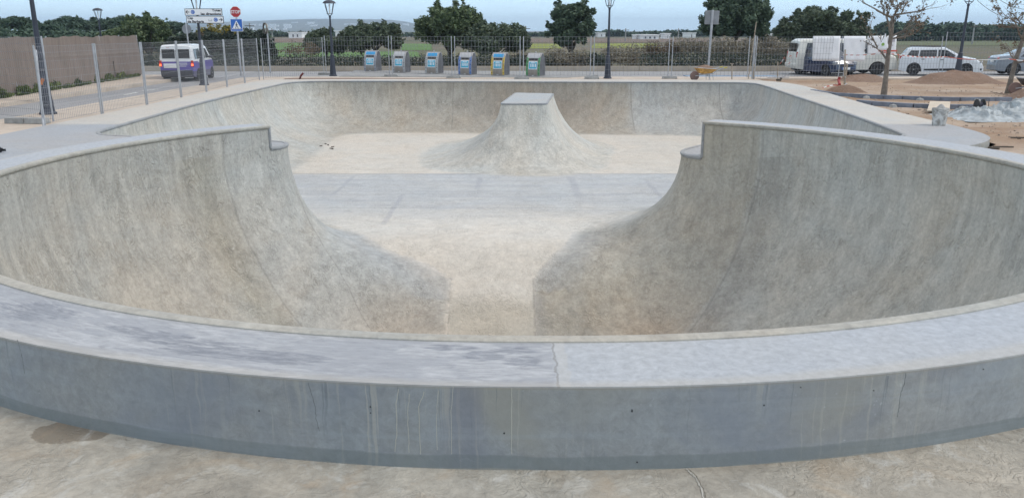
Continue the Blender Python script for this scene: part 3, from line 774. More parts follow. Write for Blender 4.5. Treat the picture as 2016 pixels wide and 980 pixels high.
# ------------------------------------------------------------------ vegetation
def m_leaf(name, a, b, c, s=.8):
    t = NT(name); r = t.geo('Random Per Island'); n = t.noise(t.pos(), s, 3)
    k = t.mix(t.mapr(r, 0, 1), a, b); k = t.mix(t.mapr(n, .4, .65), k, c)
    t.color(k); t.rough(.75); t.b.inputs['Specular IOR Level'].default_value = .25
    return t.m
L_carob = m_leaf('carob leaves', (.060,.088,.055), (.11,.15,.09), (.08,.115,.075))
L_big = m_leaf('tree leaves', (.085,.115,.055), (.15,.185,.095), (.10,.14,.065))
L_olive = m_leaf('olive leaves', (.075,.098,.062), (.14,.17,.11), (.09,.118,.07))
L_pine = m_leaf('pine needles', (.050,.085,.055), (.085,.125,.080), (.068,.105,.075), .3)
L_hedge = m_leaf('hedge leaves', (.038,.052,.042), (.08,.10,.078), (.05,.065,.048), 1.5)
L_dry = m_leaf('dry scrub', (.24,.21,.155), (.33,.29,.22), (.17,.15,.11))
L_red = m_leaf('reddish twigs', (.15,.10,.065), (.20,.15,.10), (.11,.08,.05))
L_yel = m_leaf('yellow mimosa blossom', (.42,.30,.03), (.26,.20,.04), (.10,.11,.035), .8)
L_weed = m_leaf('weeds', (.09,.13,.03), (.15,.18,.05), (.06,.09,.03))
L_dead = m_leaf('withered leaves', (.16,.11,.075), (.22,.16,.11), (.12,.10,.07))
M_bark = simple('bark', (.17,.145,.12), .95, var=.35, vscale=9, bump=.6)
M_barkd = simple('dark bark', (.09,.075,.06), .95, var=.35, vscale=6, bump=.5)
def leaves(name, clumps, n, size, mat, parent, elong=1.8, flat=.5, up=0.0):
    cl = np.array(clumps, float)                       # cx cy cz rx ry rz
    vol = cl[:,3]*cl[:,4]*cl[:,5]; k = npr.choice(len(cl), n, p=vol**.72/np.sum(vol**.72))
    d = npr.normal(size=(n,3)); d /= np.linalg.norm(d, axis=1)[:,None]
    r = npr.random(n)**.30
    r *= 1+npr.normal(0, .10, n)
    c = cl[k,:3]+d*r[:,None]*cl[k,3:6]
    a = npr.normal(size=(n,3)); a[:,2] = a[:,2]*.6+up; a += d*flat; a /= np.linalg.norm(a, axis=1)[:,None]
    b = np.cross(a, npr.normal(size=(n,3))); b /= np.linalg.norm(b, axis=1)[:,None]
    s = size*npr.uniform(.6, 1.4, n)[:,None]
    a = a*s*elong*.5; b = b*s*.5
    V = np.stack([c-a, c+b*.9, c+a, c-b*.9], 1).reshape(-1, 3)
    return fast_mesh(name, V, np.arange(n*4).reshape(n, 4), mat, parent)
def crown_clumps(w, h, z0, nc, r, seed, squash=.8, depth=None, top=.0):
    q = random.Random(seed); out = [(0, 0, z0+h*.48, w*.22, (depth or w)*.22, h*.24)]
    for i in range(nc):
        a = q.uniform(0, 2*PI); ph = q.uniform(-.75, 1); rr = math.sqrt(max(0, 1-ph*ph*.85))
        f = q.uniform(.62, .95); s = r*q.uniform(.45, 1.15)
        out.append((math.cos(a)*rr*w*.5*f, math.sin(a)*rr*(depth or w)*.5*f, z0+h*.5+ph*h*.44*f, s, s, s*squash))
    for i in range(int(nc*1.3)):
        a = q.uniform(0, 2*PI); ph = q.uniform(-.55, 1.02); rr = math.sqrt(max(0, 1-ph*ph*.85)); f = q.uniform(.92, 1.17); s = r*q.uniform(.16, .42)
        out.append((math.cos(a)*rr*w*.5*f, math.sin(a)*rr*(depth or w)*.5*f, z0+h*.5+ph*h*.48*f, s, s, s*1.1))
    return out
def branch(m, p, d, L, r, lev, q, ends, droop=0.0, nseg=4):
    pts, rad = [p.copy()], [r]
    for i in range(nseg):
        d = (d+Vector((q.uniform(-.22,.22), q.uniform(-.22,.22), q.uniform(-.12,.16)-droop))).normalized(); p = p+d*(L/nseg)
        pts.append(p.copy()); rad.append(r*(1-.62*(i+1)/nseg))
    m.tube(pts, rad, 6 if r > .02 else 4)
    if lev == 0: ends += pts[1:]; return
    for i in range(q.choice((3,4))):
        k = q.randint(1, nseg); s = pts[k]; dd = (d+Vector((q.uniform(-1,1), q.uniform(-1,1), q.uniform(-.25,.8)))).normalized()
        branch(m, s, dd, L*q.uniform(.5,.78), rad[k]*.72, lev-1, q, ends, droop, nseg)
def tree(name, label, cat, loc, w, h, trunk_h, trunk_r, leaf, n, size, nc, cr, seed, group=None, bark=None, elong=1.8, lean=0, z0=None, depth=None, squash=.8):
    q = random.Random(seed); t = thing(name, label, cat, loc, q.uniform(0, .4), group)
    z0 = trunk_h if z0 is None else z0; H = z0+h
    m = MB(); top = Vector((lean*.5, 0, max(trunk_h, z0+h*.35)))
    m.tube([(0,0,-.25), (lean*.1,.02,trunk_h*.4), (lean*.3,-.03,trunk_h*.8), top], [trunk_r*1.25, trunk_r, trunk_r*.85, trunk_r*.6], 8)
    for i in range(7):
        a = q.uniform(0, 2*PI); s = Vector((0,0,trunk_h*q.uniform(.7,1.1))); e = Vector((math.cos(a)*w*.36, math.sin(a)*w*.36, z0+h*q.uniform(.3,.85)))
        m.tube([s, s.lerp(e, .5)+Vector((0,0,h*.06)), e], [trunk_r*.5, trunk_r*.32, trunk_r*.1], 5)
    m.build('trunk', bark or M_barkd, t)
    leaves('crown', crown_clumps(w, h, z0, nc, cr, seed, squash, depth), int(n*1.0), size*.85, leaf, t, elong)
    return t
def ptree(name, label, cat, cxp, halfw, topy, boty, Y, leaf, n, size, nc, seed, group=None, trunk_r=.15, clump=.22, **kw):
    """a tree read off the photograph: crown centre, half width, top and bottom rows, distance"""
    a = at(cxp, topy, Y); b = at(cxp, boty, Y); w = 2*(at(cxp+halfw, topy, Y).x-a.x)
    z0 = max(b.z, 0.0)+.14
    return tree(name, label, cat, (a.x, Y, -.14), w, a.z+.14-z0, max(z0*1.05, .3), trunk_r, leaf, n, size, nc, w*clump, seed, group, z0=z0, **kw)
T = 'trees and tall bushes beyond the road'
ptree('broadleaf_tree', 'large round dense green tree behind the third and fourth recycling containers', 'tree', 884, 62, 7, 104, 62, L_big, 26000, .12, 44, 1, T, .22, elong=2.6, clump=.15)
ptree('tall_shrub', 'wide dark bush joined to the right side of the large round tree', 'bush', 975, 58, 50, 108, 61, L_olive, 15000, .13, 24, 2, T, .1, elong=2.4, clump=.18)
ptree('carob_tree', 'dark green tree with clumped leaves standing left of the middle street lamp', 'tree', 1126, 46, 3, 104, 60, L_carob, 14000, .17, 34, 3, T, .2, elong=1.6, clump=.16)
ptree('carob_tree', 'dark leafy tree behind the grey back of the square sign', 'tree', 1450, 62, -14, 90, 58, L_carob, 18000, .17, 44, 4, T, .16, elong=1.7, clump=.15)
ptree('olive_tree', 'grey green olive tree directly behind the parked white van rear', 'tree', 1612, 50, 16, 92, 66, L_olive, 15000, .14, 26, 5, T, .15, elong=2.4, clump=.18)
ptree('olive_tree', 'low grey green olive tree left of the white van', 'tree', 1562, 30, 36, 100, 66, L_olive, 7000, .14, 16, 6, T, .12, elong=2.4)
ptree('olive_tree', 'grey green olive tree rising behind the banner panels', 'tree', 1672, 38, 22, 92, 66, L_olive, 10000, .14, 20, 7, T, .12, elong=2.4)
ptree('olive_tree', 'wide low olive tree right of the short street lamp near the containers', 'tree', 732, 55, 46, 104, 68, L_olive, 15000, .14, 26, 8, T, .12, elong=2.4, clump=.18)
ptree('olive_tree', 'small dark olive tree behind the pole of the short street lamp', 'tree', 640, 38, 60, 104, 70, L_olive, 8000, .15, 16, 9, T, .1, elong=2.2)
ptree('broadleaf_tree', 'rounded green tree past the end of the brown screened fence', 'tree', 287, 50, 33, 108, 60, L_big, 17000, .13, 34, 10, T, .2, elong=2.2, clump=.16)
ptree('broadleaf_tree', 'low green tree left of the round screened fence end tree', 'tree', 222, 32, 62, 108, 62, L_big, 8000, .14, 18, 11, T, .2)
ptree('mimosa_shrub', 'yellow flowering bush behind the direction sign', 'bush', 432, 36, 50, 90, 60, L_yel, 7000, .10, 18, 12, T, .08)
ptree('tall_shrub', 'dark green bush behind the white and purple van', 'bush', 365, 34, 60, 128, 54, L_hedge, 9000, .12, 20, 13, T, .08)
ptree('tall_shrub', 'dark green bush between the direction sign and the stop sign', 'bush', 447, 52, 58, 132, 56, L_hedge, 13000, .12, 24, 14, T, .08)
ptree('tall_shrub', 'dark bush right of the stop sign', 'bush', 505, 34, 62, 128, 58, L_hedge, 8000, .12, 18, 15, T, .08)
ptree('tall_shrub', 'reddish brown bush in front of the yellow blossom', 'bush', 395, 26, 66, 100, 57, L_red, 5000, .10, 14, 16, T, .06)
S = 'scrub bushes behind the far kerb'
sl = ['tan dry bush just right of the last container', 'grey brown bush left of the middle lamp base', 'brown leafless bush right of the middle lamp', 'reddish twiggy bush under the far white house', 'tan dry bush left of the square sign post', 'pale dry reeds below the tree behind the square sign', 'pale dry reeds behind the wheelbarrow stakes', 'pale dry scrub left of the white van', 'thin bare bush in the green field left of the lamp', 'low tan bush behind the yellow container']
for i, (cx, hw, ty, by, Y, lf, nn) in enumerate([(1108,44,104,136,52,L_dry,4200), (1165,30,112,136,53,L_hedge,3500), (1222,44,100,134,55,L_dry,4000), (1300,42,90,122,60,L_red,3400), (1368,46,84,112,62,L_dry,4000),
        (1440,50,90,112,55,L_dry,5000), (1510,40,76,112,57,L_dry,4500), (1545,36,88,112,56,L_dry,3500), (590,34,84,112,60,L_red,900), (1020,30,106,136,54,L_dry,2000)]):
    ptree('scrub_bush', sl[i], 'bush', cx, hw, ty, by, Y, lf, nn, .06, 16, 30+i, S, .03, elong=4.0, squash=1.0, depth=2.0)
def hedge(label, x0, x1, top, seed, gaps=()):
    t = thing('hedge', label, 'hedge', ((x0+x1)/2, 51.3, -.14)); L = x1-x0; cl = []
    q = random.Random(seed); x = -L/2
    while x < L/2:
        cl.append((x, q.uniform(-.1,.1), top*.5+q.uniform(-.03,.06), .45, .5, top*.52)); x += .35
    leaves('foliage', cl, int(L*650), .075, L_hedge, t, 1.5)
    m = MB()
    for k in range(int(L/1.1)):
        xx = -L/2+k*1.1+q.uniform(-.2,.2); m.tube([(xx,0,-.1), (xx+.05,0,top*.8)], [.03,.012], 5)
    tag(m.build('stems', M_barkd, t), kind='stuff'); return t
hedge('long low dark hedge behind the row of containers', at(498,120,51).x, at(1085,120,51).x, .92, 5)
hedge('low dark hedge behind the wheelbarrow and the leaning fence panel', at(1272,120,51).x, at(1580,120,51).x, 1.02, 6)
hedge('dark clipped hedge across the road left of the stop sign', at(150,120,51).x, at(492,120,51).x, 1.0, 8)
# umbrella pines at left and the far tree line
PG = 'umbrella pines on the left skyline'
for i, (cx, hw, ty, Y, lb) in enumerate([(6,36,34,105,'pine crown cut by the left edge of the picture'), (48,25,37,112,'pine with a small sky gap left of the big lamp post'), (130,32,36,110,'broad umbrella pine right of the big lamp post'),
        (168,32,40,116,'umbrella pine left of the lantern head beyond the screen'), (214,34,41,112,'umbrella pine right of the lantern head beyond the screen'), (258,34,36,118,'umbrella pine touching the round green tree'), (330,34,48,125,'low dark pine between the green tree and the direction sign'), (90,30,52,100,'low light green pine behind the big lamp post')]):
    ptree('umbrella_pine', lb, 'tree', cx, hw, ty, 62, Y, L_pine, 7000, .22, 20, 60+i, PG, .22, elong=2.2, squash=.45, clump=.2)
    if i < 7: pass
def treeline(name, x0p, x1p, Y, tops, seed, n, size=.6):
    q = random.Random(seed); cl = []; px = x0p
    while px < x1p:
        ty = np.interp(px, [p for p, _ in tops], [v for _, v in tops])+q.uniform(-1.6, 2.2)
        top = at(px, ty, Y+q.uniform(-8, 8)); h = max(1.0, top.z+.1); rx = h*q.uniform(.5, .9)
        cl.append((top.x, top.y, h*.52-.1, rx, rx, h*.52)); px += rx/Y*FPX*.8
    o = leaves(name, cl, n, size, L_pine, None, 1.6)
    return tag(o, 'far dark wood of pines along the skyline' if seed == 1 else 'dark pine wood on the skyline behind the parked white car' if seed == 2 else 'dark wood behind the screened fence', 'woodland', kind='stuff')
treeline('far_wood', 470, 1800, 330, [(470,62), (600,64), (760,66), (900,66), (1040,66), (1190,61), (1215,59), (1240,64), (1330,61), (1380,59), (1500,60), (1560,62), (1800,60)], 1, 16000, .9)
treeline('pine_wood', 1740, 2100, 200, [(1740,47), (1790,43), (1830,47), (1850,52), (1870,46), (1920,49), (1960,50), (2016,52), (2100,48)], 2, 16000, .6)
treeline('near_wood', -60, 520, 92, [(-60,52), (60,60), (160,60), (330,62), (520,66)], 3, 16000, .26)
# weeds along the screened fence
wv = []
for i in range(95):
    y = rng.uniform(26, 42); x = np.interp(y, [28, 42.3], [-17.45, -18.95])+.12; h = .10 if rng.random() < .8 else .32
    wv.append((x+rng.uniform(-.02,.12), y, .03+h*.35, .09, .2, h*.55))
tag(leaves('weeds', wv, 7000, .05, L_weed, None, 3, .2, .8), 'green weeds growing along the foot of the brown screened fence', 'weeds', kind='stuff')
# ------------------------------------------------------------------ common materials
M_galv = simple('galvanised steel', (.38,.39,.41), .5, .3, .15, 5)
M_wire = simple('galvanised wire', (.25,.255,.27), .6, .2, .1)
M_navy = simple('dark blue black paint', (.028,.033,.05), .45, 0, .3, 3)
M_black = simple('black plastic', (.02,.02,.022), .6)
M_rubber = simple('tyre rubber', (.025,.025,.027), .85)
M_glassd = simple('dark car glass', (.02,.026,.032), .06, 0, .1, coat=.6)
M_white = simple('white sheet', (.78,.79,.81), .6, 0, .04)
M_carwhite = simple('white car paint', (.72,.74,.77), .28, 0, .03, coat=.6)
M_vanwhite = simple('cream white van paint', (.66,.64,.58), .35, 0, .06, coat=.4)
M_alu = simple('silver metal', (.50,.51,.53), .35, .7, .1)
M_chrome = simple('bright metal', (.75,.76,.78), .2, .8, .05)
M_wood = simple('raw wood', (.33,.28,.22), .85, 0, .3, 8)
M_redl = simple('red lamp glass', (.45,.015,.01), .25)
def emis(name, col, e):
    t = NT(name); t.color(col); t.put(t.b.inputs['Emission Color'], (*col, 1)); t.b.inputs['Emission Strength'].default_value = e; return t.m
M_brake = emis('lit brake lamp', (1.0,.10,.03), 1.6)
M_sgrey = simple('sign back grey', (.24,.25,.265), .6)
M_signw = simple('sign white', (.80,.81,.82), .5, 0, .03)
M_sblack = simple('sign black', (.02,.02,.025), .5)
M_sblue = simple('sign blue', (.025,.13,.46), .5, 0, .05)
M_sred = simple('sign red', (.42,.03,.035), .5, 0, .05)

def text(name, s, size, mat, parent, loc, rz=0, align='LEFT', ext=.001, bold=0.0, sx=1.0):
    cu = bpy.data.curves.new(name, 'FONT'); cu.body = s; cu.size = size; cu.align_x = align; cu.extrude = ext; cu.offset = bold; cu.resolution_u = 2
    tmp = bpy.data.objects.new('tmp', cu); COL.objects.link(tmp)
    me = bpy.data.meshes.new_from_object(tmp.evaluated_get(bpy.context.evaluated_depsgraph_get()))
    bpy.data.objects.remove(tmp)
    me.materials.clear(); me.materials.append(mat); me.name = name
    o = bpy.data.objects.new(name, me); COL.objects.link(o); o.parent = parent
    o.location = loc; o.rotation_euler = (PI/2, 0, rz); o.scale = (sx, 1, 1)
    return o

# ------------------------------------------------------------------ fences
def panel(label, p0, p1, group, h=1.85, vs=.11, hs=.22, wr=.0042, lean=0.0, z=0.0, pr=.022, fold=True):
    p0 = Vector((p0[0], p0[1], 0)); p1 = Vector((p1[0], p1[1], 0)); d = p1-p0; L = d.length; a = math.atan2(d.y, d.x)
    t = thing('mesh_fence', label, 'fence', (p0.x, p0.y, z), a, group)
    if lean: t.rotation_euler = (lean, 0, a)
    m1 = MB(); m1.tube([(.05,0,.03), (.05,0,h)], pr, 8); m1.build('post', M_galv, t)
    m2 = MB(); m2.tube([(L-.05,0,.03), (L-.05,0,h)], pr, 8); m2.build('post', M_galv, t)
    w = MB(); zs = []; k = .10
    while k < h-.02: zs.append(k); k += hs
    zs.append(h-.03)
    def off(zz):
        if not fold: return 0
        for f0 in (.45, h*.5+.1, h-.3):
            if abs(zz-f0) < .06: return .05*(1-abs(zz-f0)/.06)
        return 0
    for zz in zs: w.tube([(.05, off(zz), zz), (L-.05, off(zz), zz)], wr*1.15, 4, False)
    n = int((L-.1)/vs)
    for i in range(1, n):
        x = .05+i*(L-.1)/n
        w.tube([(x, 0, .08), (x, 0, .40), (x, -.05, .45), (x, 0, .50), (x, 0, h-.34), (x, -.05, h-.29), (x, 0, h-.24), (x, 0, h-.02)] if fold else [(x,0,.08), (x,0,h-.02)], wr, 3, False)
    w.build('wire_mesh', M_wire, t, smooth=False)
    return t
def foot(label, p, rz, group, size=(.72,.22,.12)):
    o = MB().box((0,0,size[2]/2), size, taper=.92).build('ballast_block', M_block, None, smooth=False, bevel=.015)
    o.location = (p[0], p[1], p[2] if len(p) > 2 else 0.0); o.rotation_euler = (0,0,rz); return tag(o, label, 'fence foot', group)
GL = 'wire fence panels beside the left road'; GB = 'wire fence panels behind the bowl'
xs = lambda y: float(np.interp(y, [17, 25, 30.5, 36], [-11.06, -11.06, -11.25, -11.5]))
ly = [19.35, 22.2, 25.0, 27.9, 30.5, 33.1, 35.7, 37.9]
ll = ['wire panel nearest the camera on the left, in front of the big lamp base', 'second wire panel along the left road', 'wire panel in front of the end of the screened fence', 'wire panel in front of the van rear window', 'wire panel in front of the van side and lamp pole', 'wire panel left of the stop sign pole', 'wire panel in front of the stop sign pole foot']
for i in range(7):
    panel(ll[i], (xs(ly[i])-.03, ly[i]), (xs(ly[i+1])-.03, ly[i+1]), GL, h=1.88, vs=.085, hs=.2, wr=.0034)
panel('wire panel cut by the left picture edge', (-11.35,20.3), (-14.0,21.7), GL, h=2.08, vs=.085, hs=.2, wr=.0034)
st = MB(); st.tube([Vector((-11.07,19.3,.0)), Vector((-11.5,20.2,1.75))], .027, 8); tag(st.build('fence_strut', M_galv), 'steel strut leaning onto the first left fence post', 'fence strut')
bk = thing('base_block', 'pale concrete block carrying the nearest left fence post', 'fence foot', (-11.95,20.15,0), R(-8))
MB().box((-.27,0,.07), (.52,.24,.14), taper=.95).build('block', M_block, bk, smooth=False, bevel=.012)
MB().box((.28,0,.07), (.54,.24,.14), taper=.95).build('block', M_block, bk, smooth=False, bevel=.012)
rg = MB().box((0,0,0), (.07,.02,.16)).build('orange_rag', simple('orange rag', (.55,.20,.08), .9)); rg.location = (-11.55,20.35,1.0); rg.rotation_euler = (.2,.5,.3); tag(rg, 'small orange tie wrapped on the nearest left fence post', 'rag')
bx = [(505,158), (640,148), (770,151.5), (893,154), (1027,156), (1165,156), (1318,155.5), (1474,157)]
bp = [g(*p) for p in bx]; bp[0] = Vector((-11.5,38.2,0))
bl = ['wire panel between the stop sign and the short street lamp', 'wire panel in front of the first container', 'wire panel in front of the third container', 'wire panel in front of the fourth and fifth containers', 'wire panel in front of the sixth container with a green frame', 'wire panel behind the middle street lamp', 'wire panel behind the wheelbarrow']
for i in range(7):
    panel(bl[i], bp[i]+Vector((.03,0,0)), bp[i+1]-Vector((.03,0,0)), GB, h=1.88, vs=.17, hs=.26, wr=.0055, fold=False, z=.08 if i else 0)
    if i: foot('concrete foot at the %s joint of the back fence' % ('left lamp','first','second','third','fourth','fifth')[i-1], bp[i], rng.uniform(-.05,.05), 'concrete fence feet behind the bowl')
p7 = g(1478,157); p8 = g(1655,153); p9 = g(1850,150); p10 = g(2060,149)
panel('leaning wire panel right of the T shaped stake', p7+Vector((.12,0,0)), p8-Vector((.08,0,0)), GB, h=1.95, vs=.17, hs=.26, wr=.0055, fold=False)
panel('wire panel carrying the second white sheet', p8+Vector((.08,0,0)), p9-Vector((.05,0,0)), GB, h=1.95, vs=.17, hs=.26, wr=.0055, fold=False)
panel('wire panel in front of the bonnet of the white car', p9+Vector((.05,0,0)), p10, GB, h=2.15, vs=.17, hs=.26, wr=.0055, fold=False)
foot('fence foot half buried in front of the white car', (p9.x-.2, p9.y-.1, 0), 0, None)
tall = MB(); tall.tube([at(1473,157,39.3), at(1489,44,39.3)], .022, 8); tag(tall.build('tall_stake', M_wood), 'tall wooden stake leaning beside the right end of the back fence', 'stake')
sb = MB(); sb.tube([at(1481,157,39.5), at(1487,70,39.5)], .05, 8); tag(sb.build('leaning_pole', M_galv), 'thick grey steel pole tied to the tall leaning stake', 'pole')

# brown windbreak screen
scn = thing('screened_fence', 'brown woven windbreak screen fence on the far side of the left road', 'fence', (0,0,0))
path = [(-16.9,16), (-17.2,22), (-17.45,28), (-17.9,34), (-18.5,38.5), (-19.05,42.7)]
pp = resample(np.array(path), .25, False); m = MB(); k = len(pp)
vs_ = []; fs_ = []; nz = 9
for i, p in enumerate(pp):
    for j in range(nz):
        zz = .04+j/(nz-1)*(1.93+.02*math.sin(i*1.3)+.025*math.sin(i*.37)); b = .03*math.sin(i*.9+j*.4)+.015*math.sin(i*2.7+j)
        vs_.append((p[0]+b, p[1], zz))
for i in range(k-1):
    for j in range(nz-1): a = i*nz+j; fs_.append((a, a+nz, a+nz+1, a+1))
t = NT('woven brown screen'); o_ = t.pos(); f = t.noise(o_, 1, 5, .7, .3, sc3=(7,7,.7)); h2 = t.noise(o_, 2, 4)
c = t.mix(t.mapr(f, .3, .7), (.16,.125,.105), (.24,.19,.16)); c = t.mix(t.mapr(h2, .4, .7, 0, .5), c, (.19,.16,.135)); z_ = t.sep()[2]
c = t.mix(t.mapr(t.noise(o_, 3, 4, sc3=(1,1,.3)), .55, .7, 0, .5), c, (.12,.10,.085)); t.color(c); t.bump(f, .4, .02)
link_mesh('screen', vs_, fs_, t.m, scn)
pr_ = resample(np.array(path), 2.4, False)
for p in pr_: MB().tube([(p[0]-.05,p[1],0), (p[0]-.05,p[1],2.0)], .03, 6).build('fence_post', M_galv, scn)
for zz, fy in ((.95, 36.6), (.85, 38.6)):
    p = np.interp(fy, [q[1] for q in path], [q[0] for q in path]); MB().tube([(p+.08,fy,0), (p+.05,fy,zz)], .02, 5).build('stick', M_barkd, scn)

# ------------------------------------------------------------------ street lamps
def street_lamp(label, loc, sc=1.0, H=3.70):
    t = thing('street_lamp', label, 'street lamp', loc, 0, 'street lamps with open lanterns'); t.scale = (sc,)*3
    MB().lathe([(.20,0), (.20,.04), (.165,.07), (.155,.14), (.13,.5), (.105,.92), (.095,1.0), (.10,1.04), (.075,1.08)], 20).build('base', M_navy, t)
    MB().lathe([(.07,1.05), (.045,H-.85), (.06,H-.83), (.06,H-.80), (.03,H-.74)], 14).build('pole', M_navy, t)
    L = thing('tmp', None, None, (0,0,0)); bpy.data.objects.remove(L)
    cp = MB().lathe([(.0,H), (.12,H-.01), (.24,H-.06), (.315,H-.13), (.325,H-.17), (.30,H-.17), (.0,H-.16)], 22).build('lantern_cap', M_navy, t)
    fr = MB()
    for k in range(4):
        a = PI/4+k*PI/2+.3; fr.tube([(math.cos(a)*.295, math.sin(a)*.295, H-.17), (math.cos(a)*.15, math.sin(a)*.15, H-.66), (math.cos(a)*.03, math.sin(a)*.03, H-.78)], .016, 6)
    fr.lathe([(.16,H-.675), (.16,H-.655), (.14,H-.655), (.14,H-.675), (.16,H-.675)], 16)
    fr.build('lantern_frame', M_navy, t)
    MB().lathe([(.035,H-.66), (.035,H-.2)], 10).build('bulb_tube', simple('frosted tube', (.75,.76,.76), .4), t)
    return t
lamps = [('large dark street lamp at the left, its top cut by the picture edge', g(95,225), 1.12, 3.9), ('far lantern rising above the screened fence', at(197,60,56)*1, 1, 3.8), ('street lamp whose pole crosses the direction sign', g(402,168), 1, 3.72),
         ('short street lamp left of the first container', g(656,150), 1, 3.68), ('middle street lamp right of the carob tree', g(1196,155), 1, 4.0), ('leaning dark street lamp in front of the parked white car', g(1884,152), 1.1, 3.9)]
for lb, p, s_c, H in lamps:
    q = street_lamp(lb, (p.x, p.y, 0 if 'far lantern' not in lb else -.14), s_c, H)
    if 'leaning' in lb: q.rotation_euler = (0, R(1.2), 0)

# ------------------------------------------------------------------ traffic signs
def disc(r, y0, y1, n=24, rot=0): 
    M = Matrix.Rotation(PI/2, 4, 'X'); return MB().prism([(math.cos(2*PI*k/n+rot)*r, math.sin(2*PI*k/n+rot)*r) for k in range(n)], y0, y1, M)   # faces -Y for larger z
b_ = g(475,150); tp = at(467,10,b_.y)
stp = thing('traffic_sign', 'red octagonal STOP sign above a blue pedestrian crossing sign on one post', 'traffic sign', (b_.x, b_.y, -.02))
lean = (tp.x-b_.x)
MB().tube([(0,0,0), (0,0,3.05)], .045, 10).build('post', M_galv, stp)
def sg(py): return at(468,py,b_.y).z+.02
zc = sg(24); ro = .285; M0 = Matrix.Translation((0,-.06,zc))
o = disc(ro, 0, .012, 8, PI/8).build('stop_plate', M_signw, stp, smooth=False); o.location = (0,-.055,zc)
o = disc(ro*.93, .012, .016, 8, PI/8).build('stop_face', M_sred, o, smooth=False)
text('stop_text', 'STOP', .215, M_signw, stp, (0,-.078,zc-.075), 0, 'CENTER', .002, .004, .9)
zc2 = sg(50); q = .30
pl = MB().box((0,-.055,zc2), (2*q,.012,2*q)).build('crossing_plate', M_signw, stp, smooth=False)
MB().box((0,-.063,zc2), (1.86*q,.006,1.86*q)).build('crossing_face', M_sblue, pl, smooth=False)
MT = Matrix.Translation((0,0,zc2)) @ Matrix.Rotation(PI/2, 4, 'X')
MB().prism([(-.235,-.20), (.235,-.20), (0,.225)], .067, .071, MT).build('triangle', M_signw, pl, smooth=False)
wk = MB(); 
def flat(pts, w, y=.0735):
    for a, b in zip(pts[:-1], pts[1:]):
        a = Vector(a); b = Vector(b); d = (b-a).normalized(); n_ = Vector((-d.y, d.x))*w/2
        wk.prism([tuple(a-n_), tuple(b-n_), tuple(b+n_), tuple(a+n_)], .0725, y, MT)
wk.prism([(math.cos(k*PI/5)*.026, .105+math.sin(k*PI/5)*.026) for k in range(10)], .0725, .0735, MT)
flat([(0,.075), (.005,-.03)], .045); flat([(.005,-.03), (.055,-.09), (.06,-.145)], .026, .0737); flat([(0,-.03), (-.035,-.09), (-.07,-.14)], .026, .0739); flat([(0,.06), (.05,.015), (.075,-.01)], .018, .0741); flat([(0,.06), (-.045,.01), (-.04,-.03)], .018, .0743)
for k in range(5): wk.prism([(-.17+k*.08,-.185), (-.13+k*.08,-.185), (-.13+k*.08,-.155), (-.17+k*.08,-.155)], .0725, .0736, MT)
wk.build('walking_figure', M_sblack, pl, smooth=False)
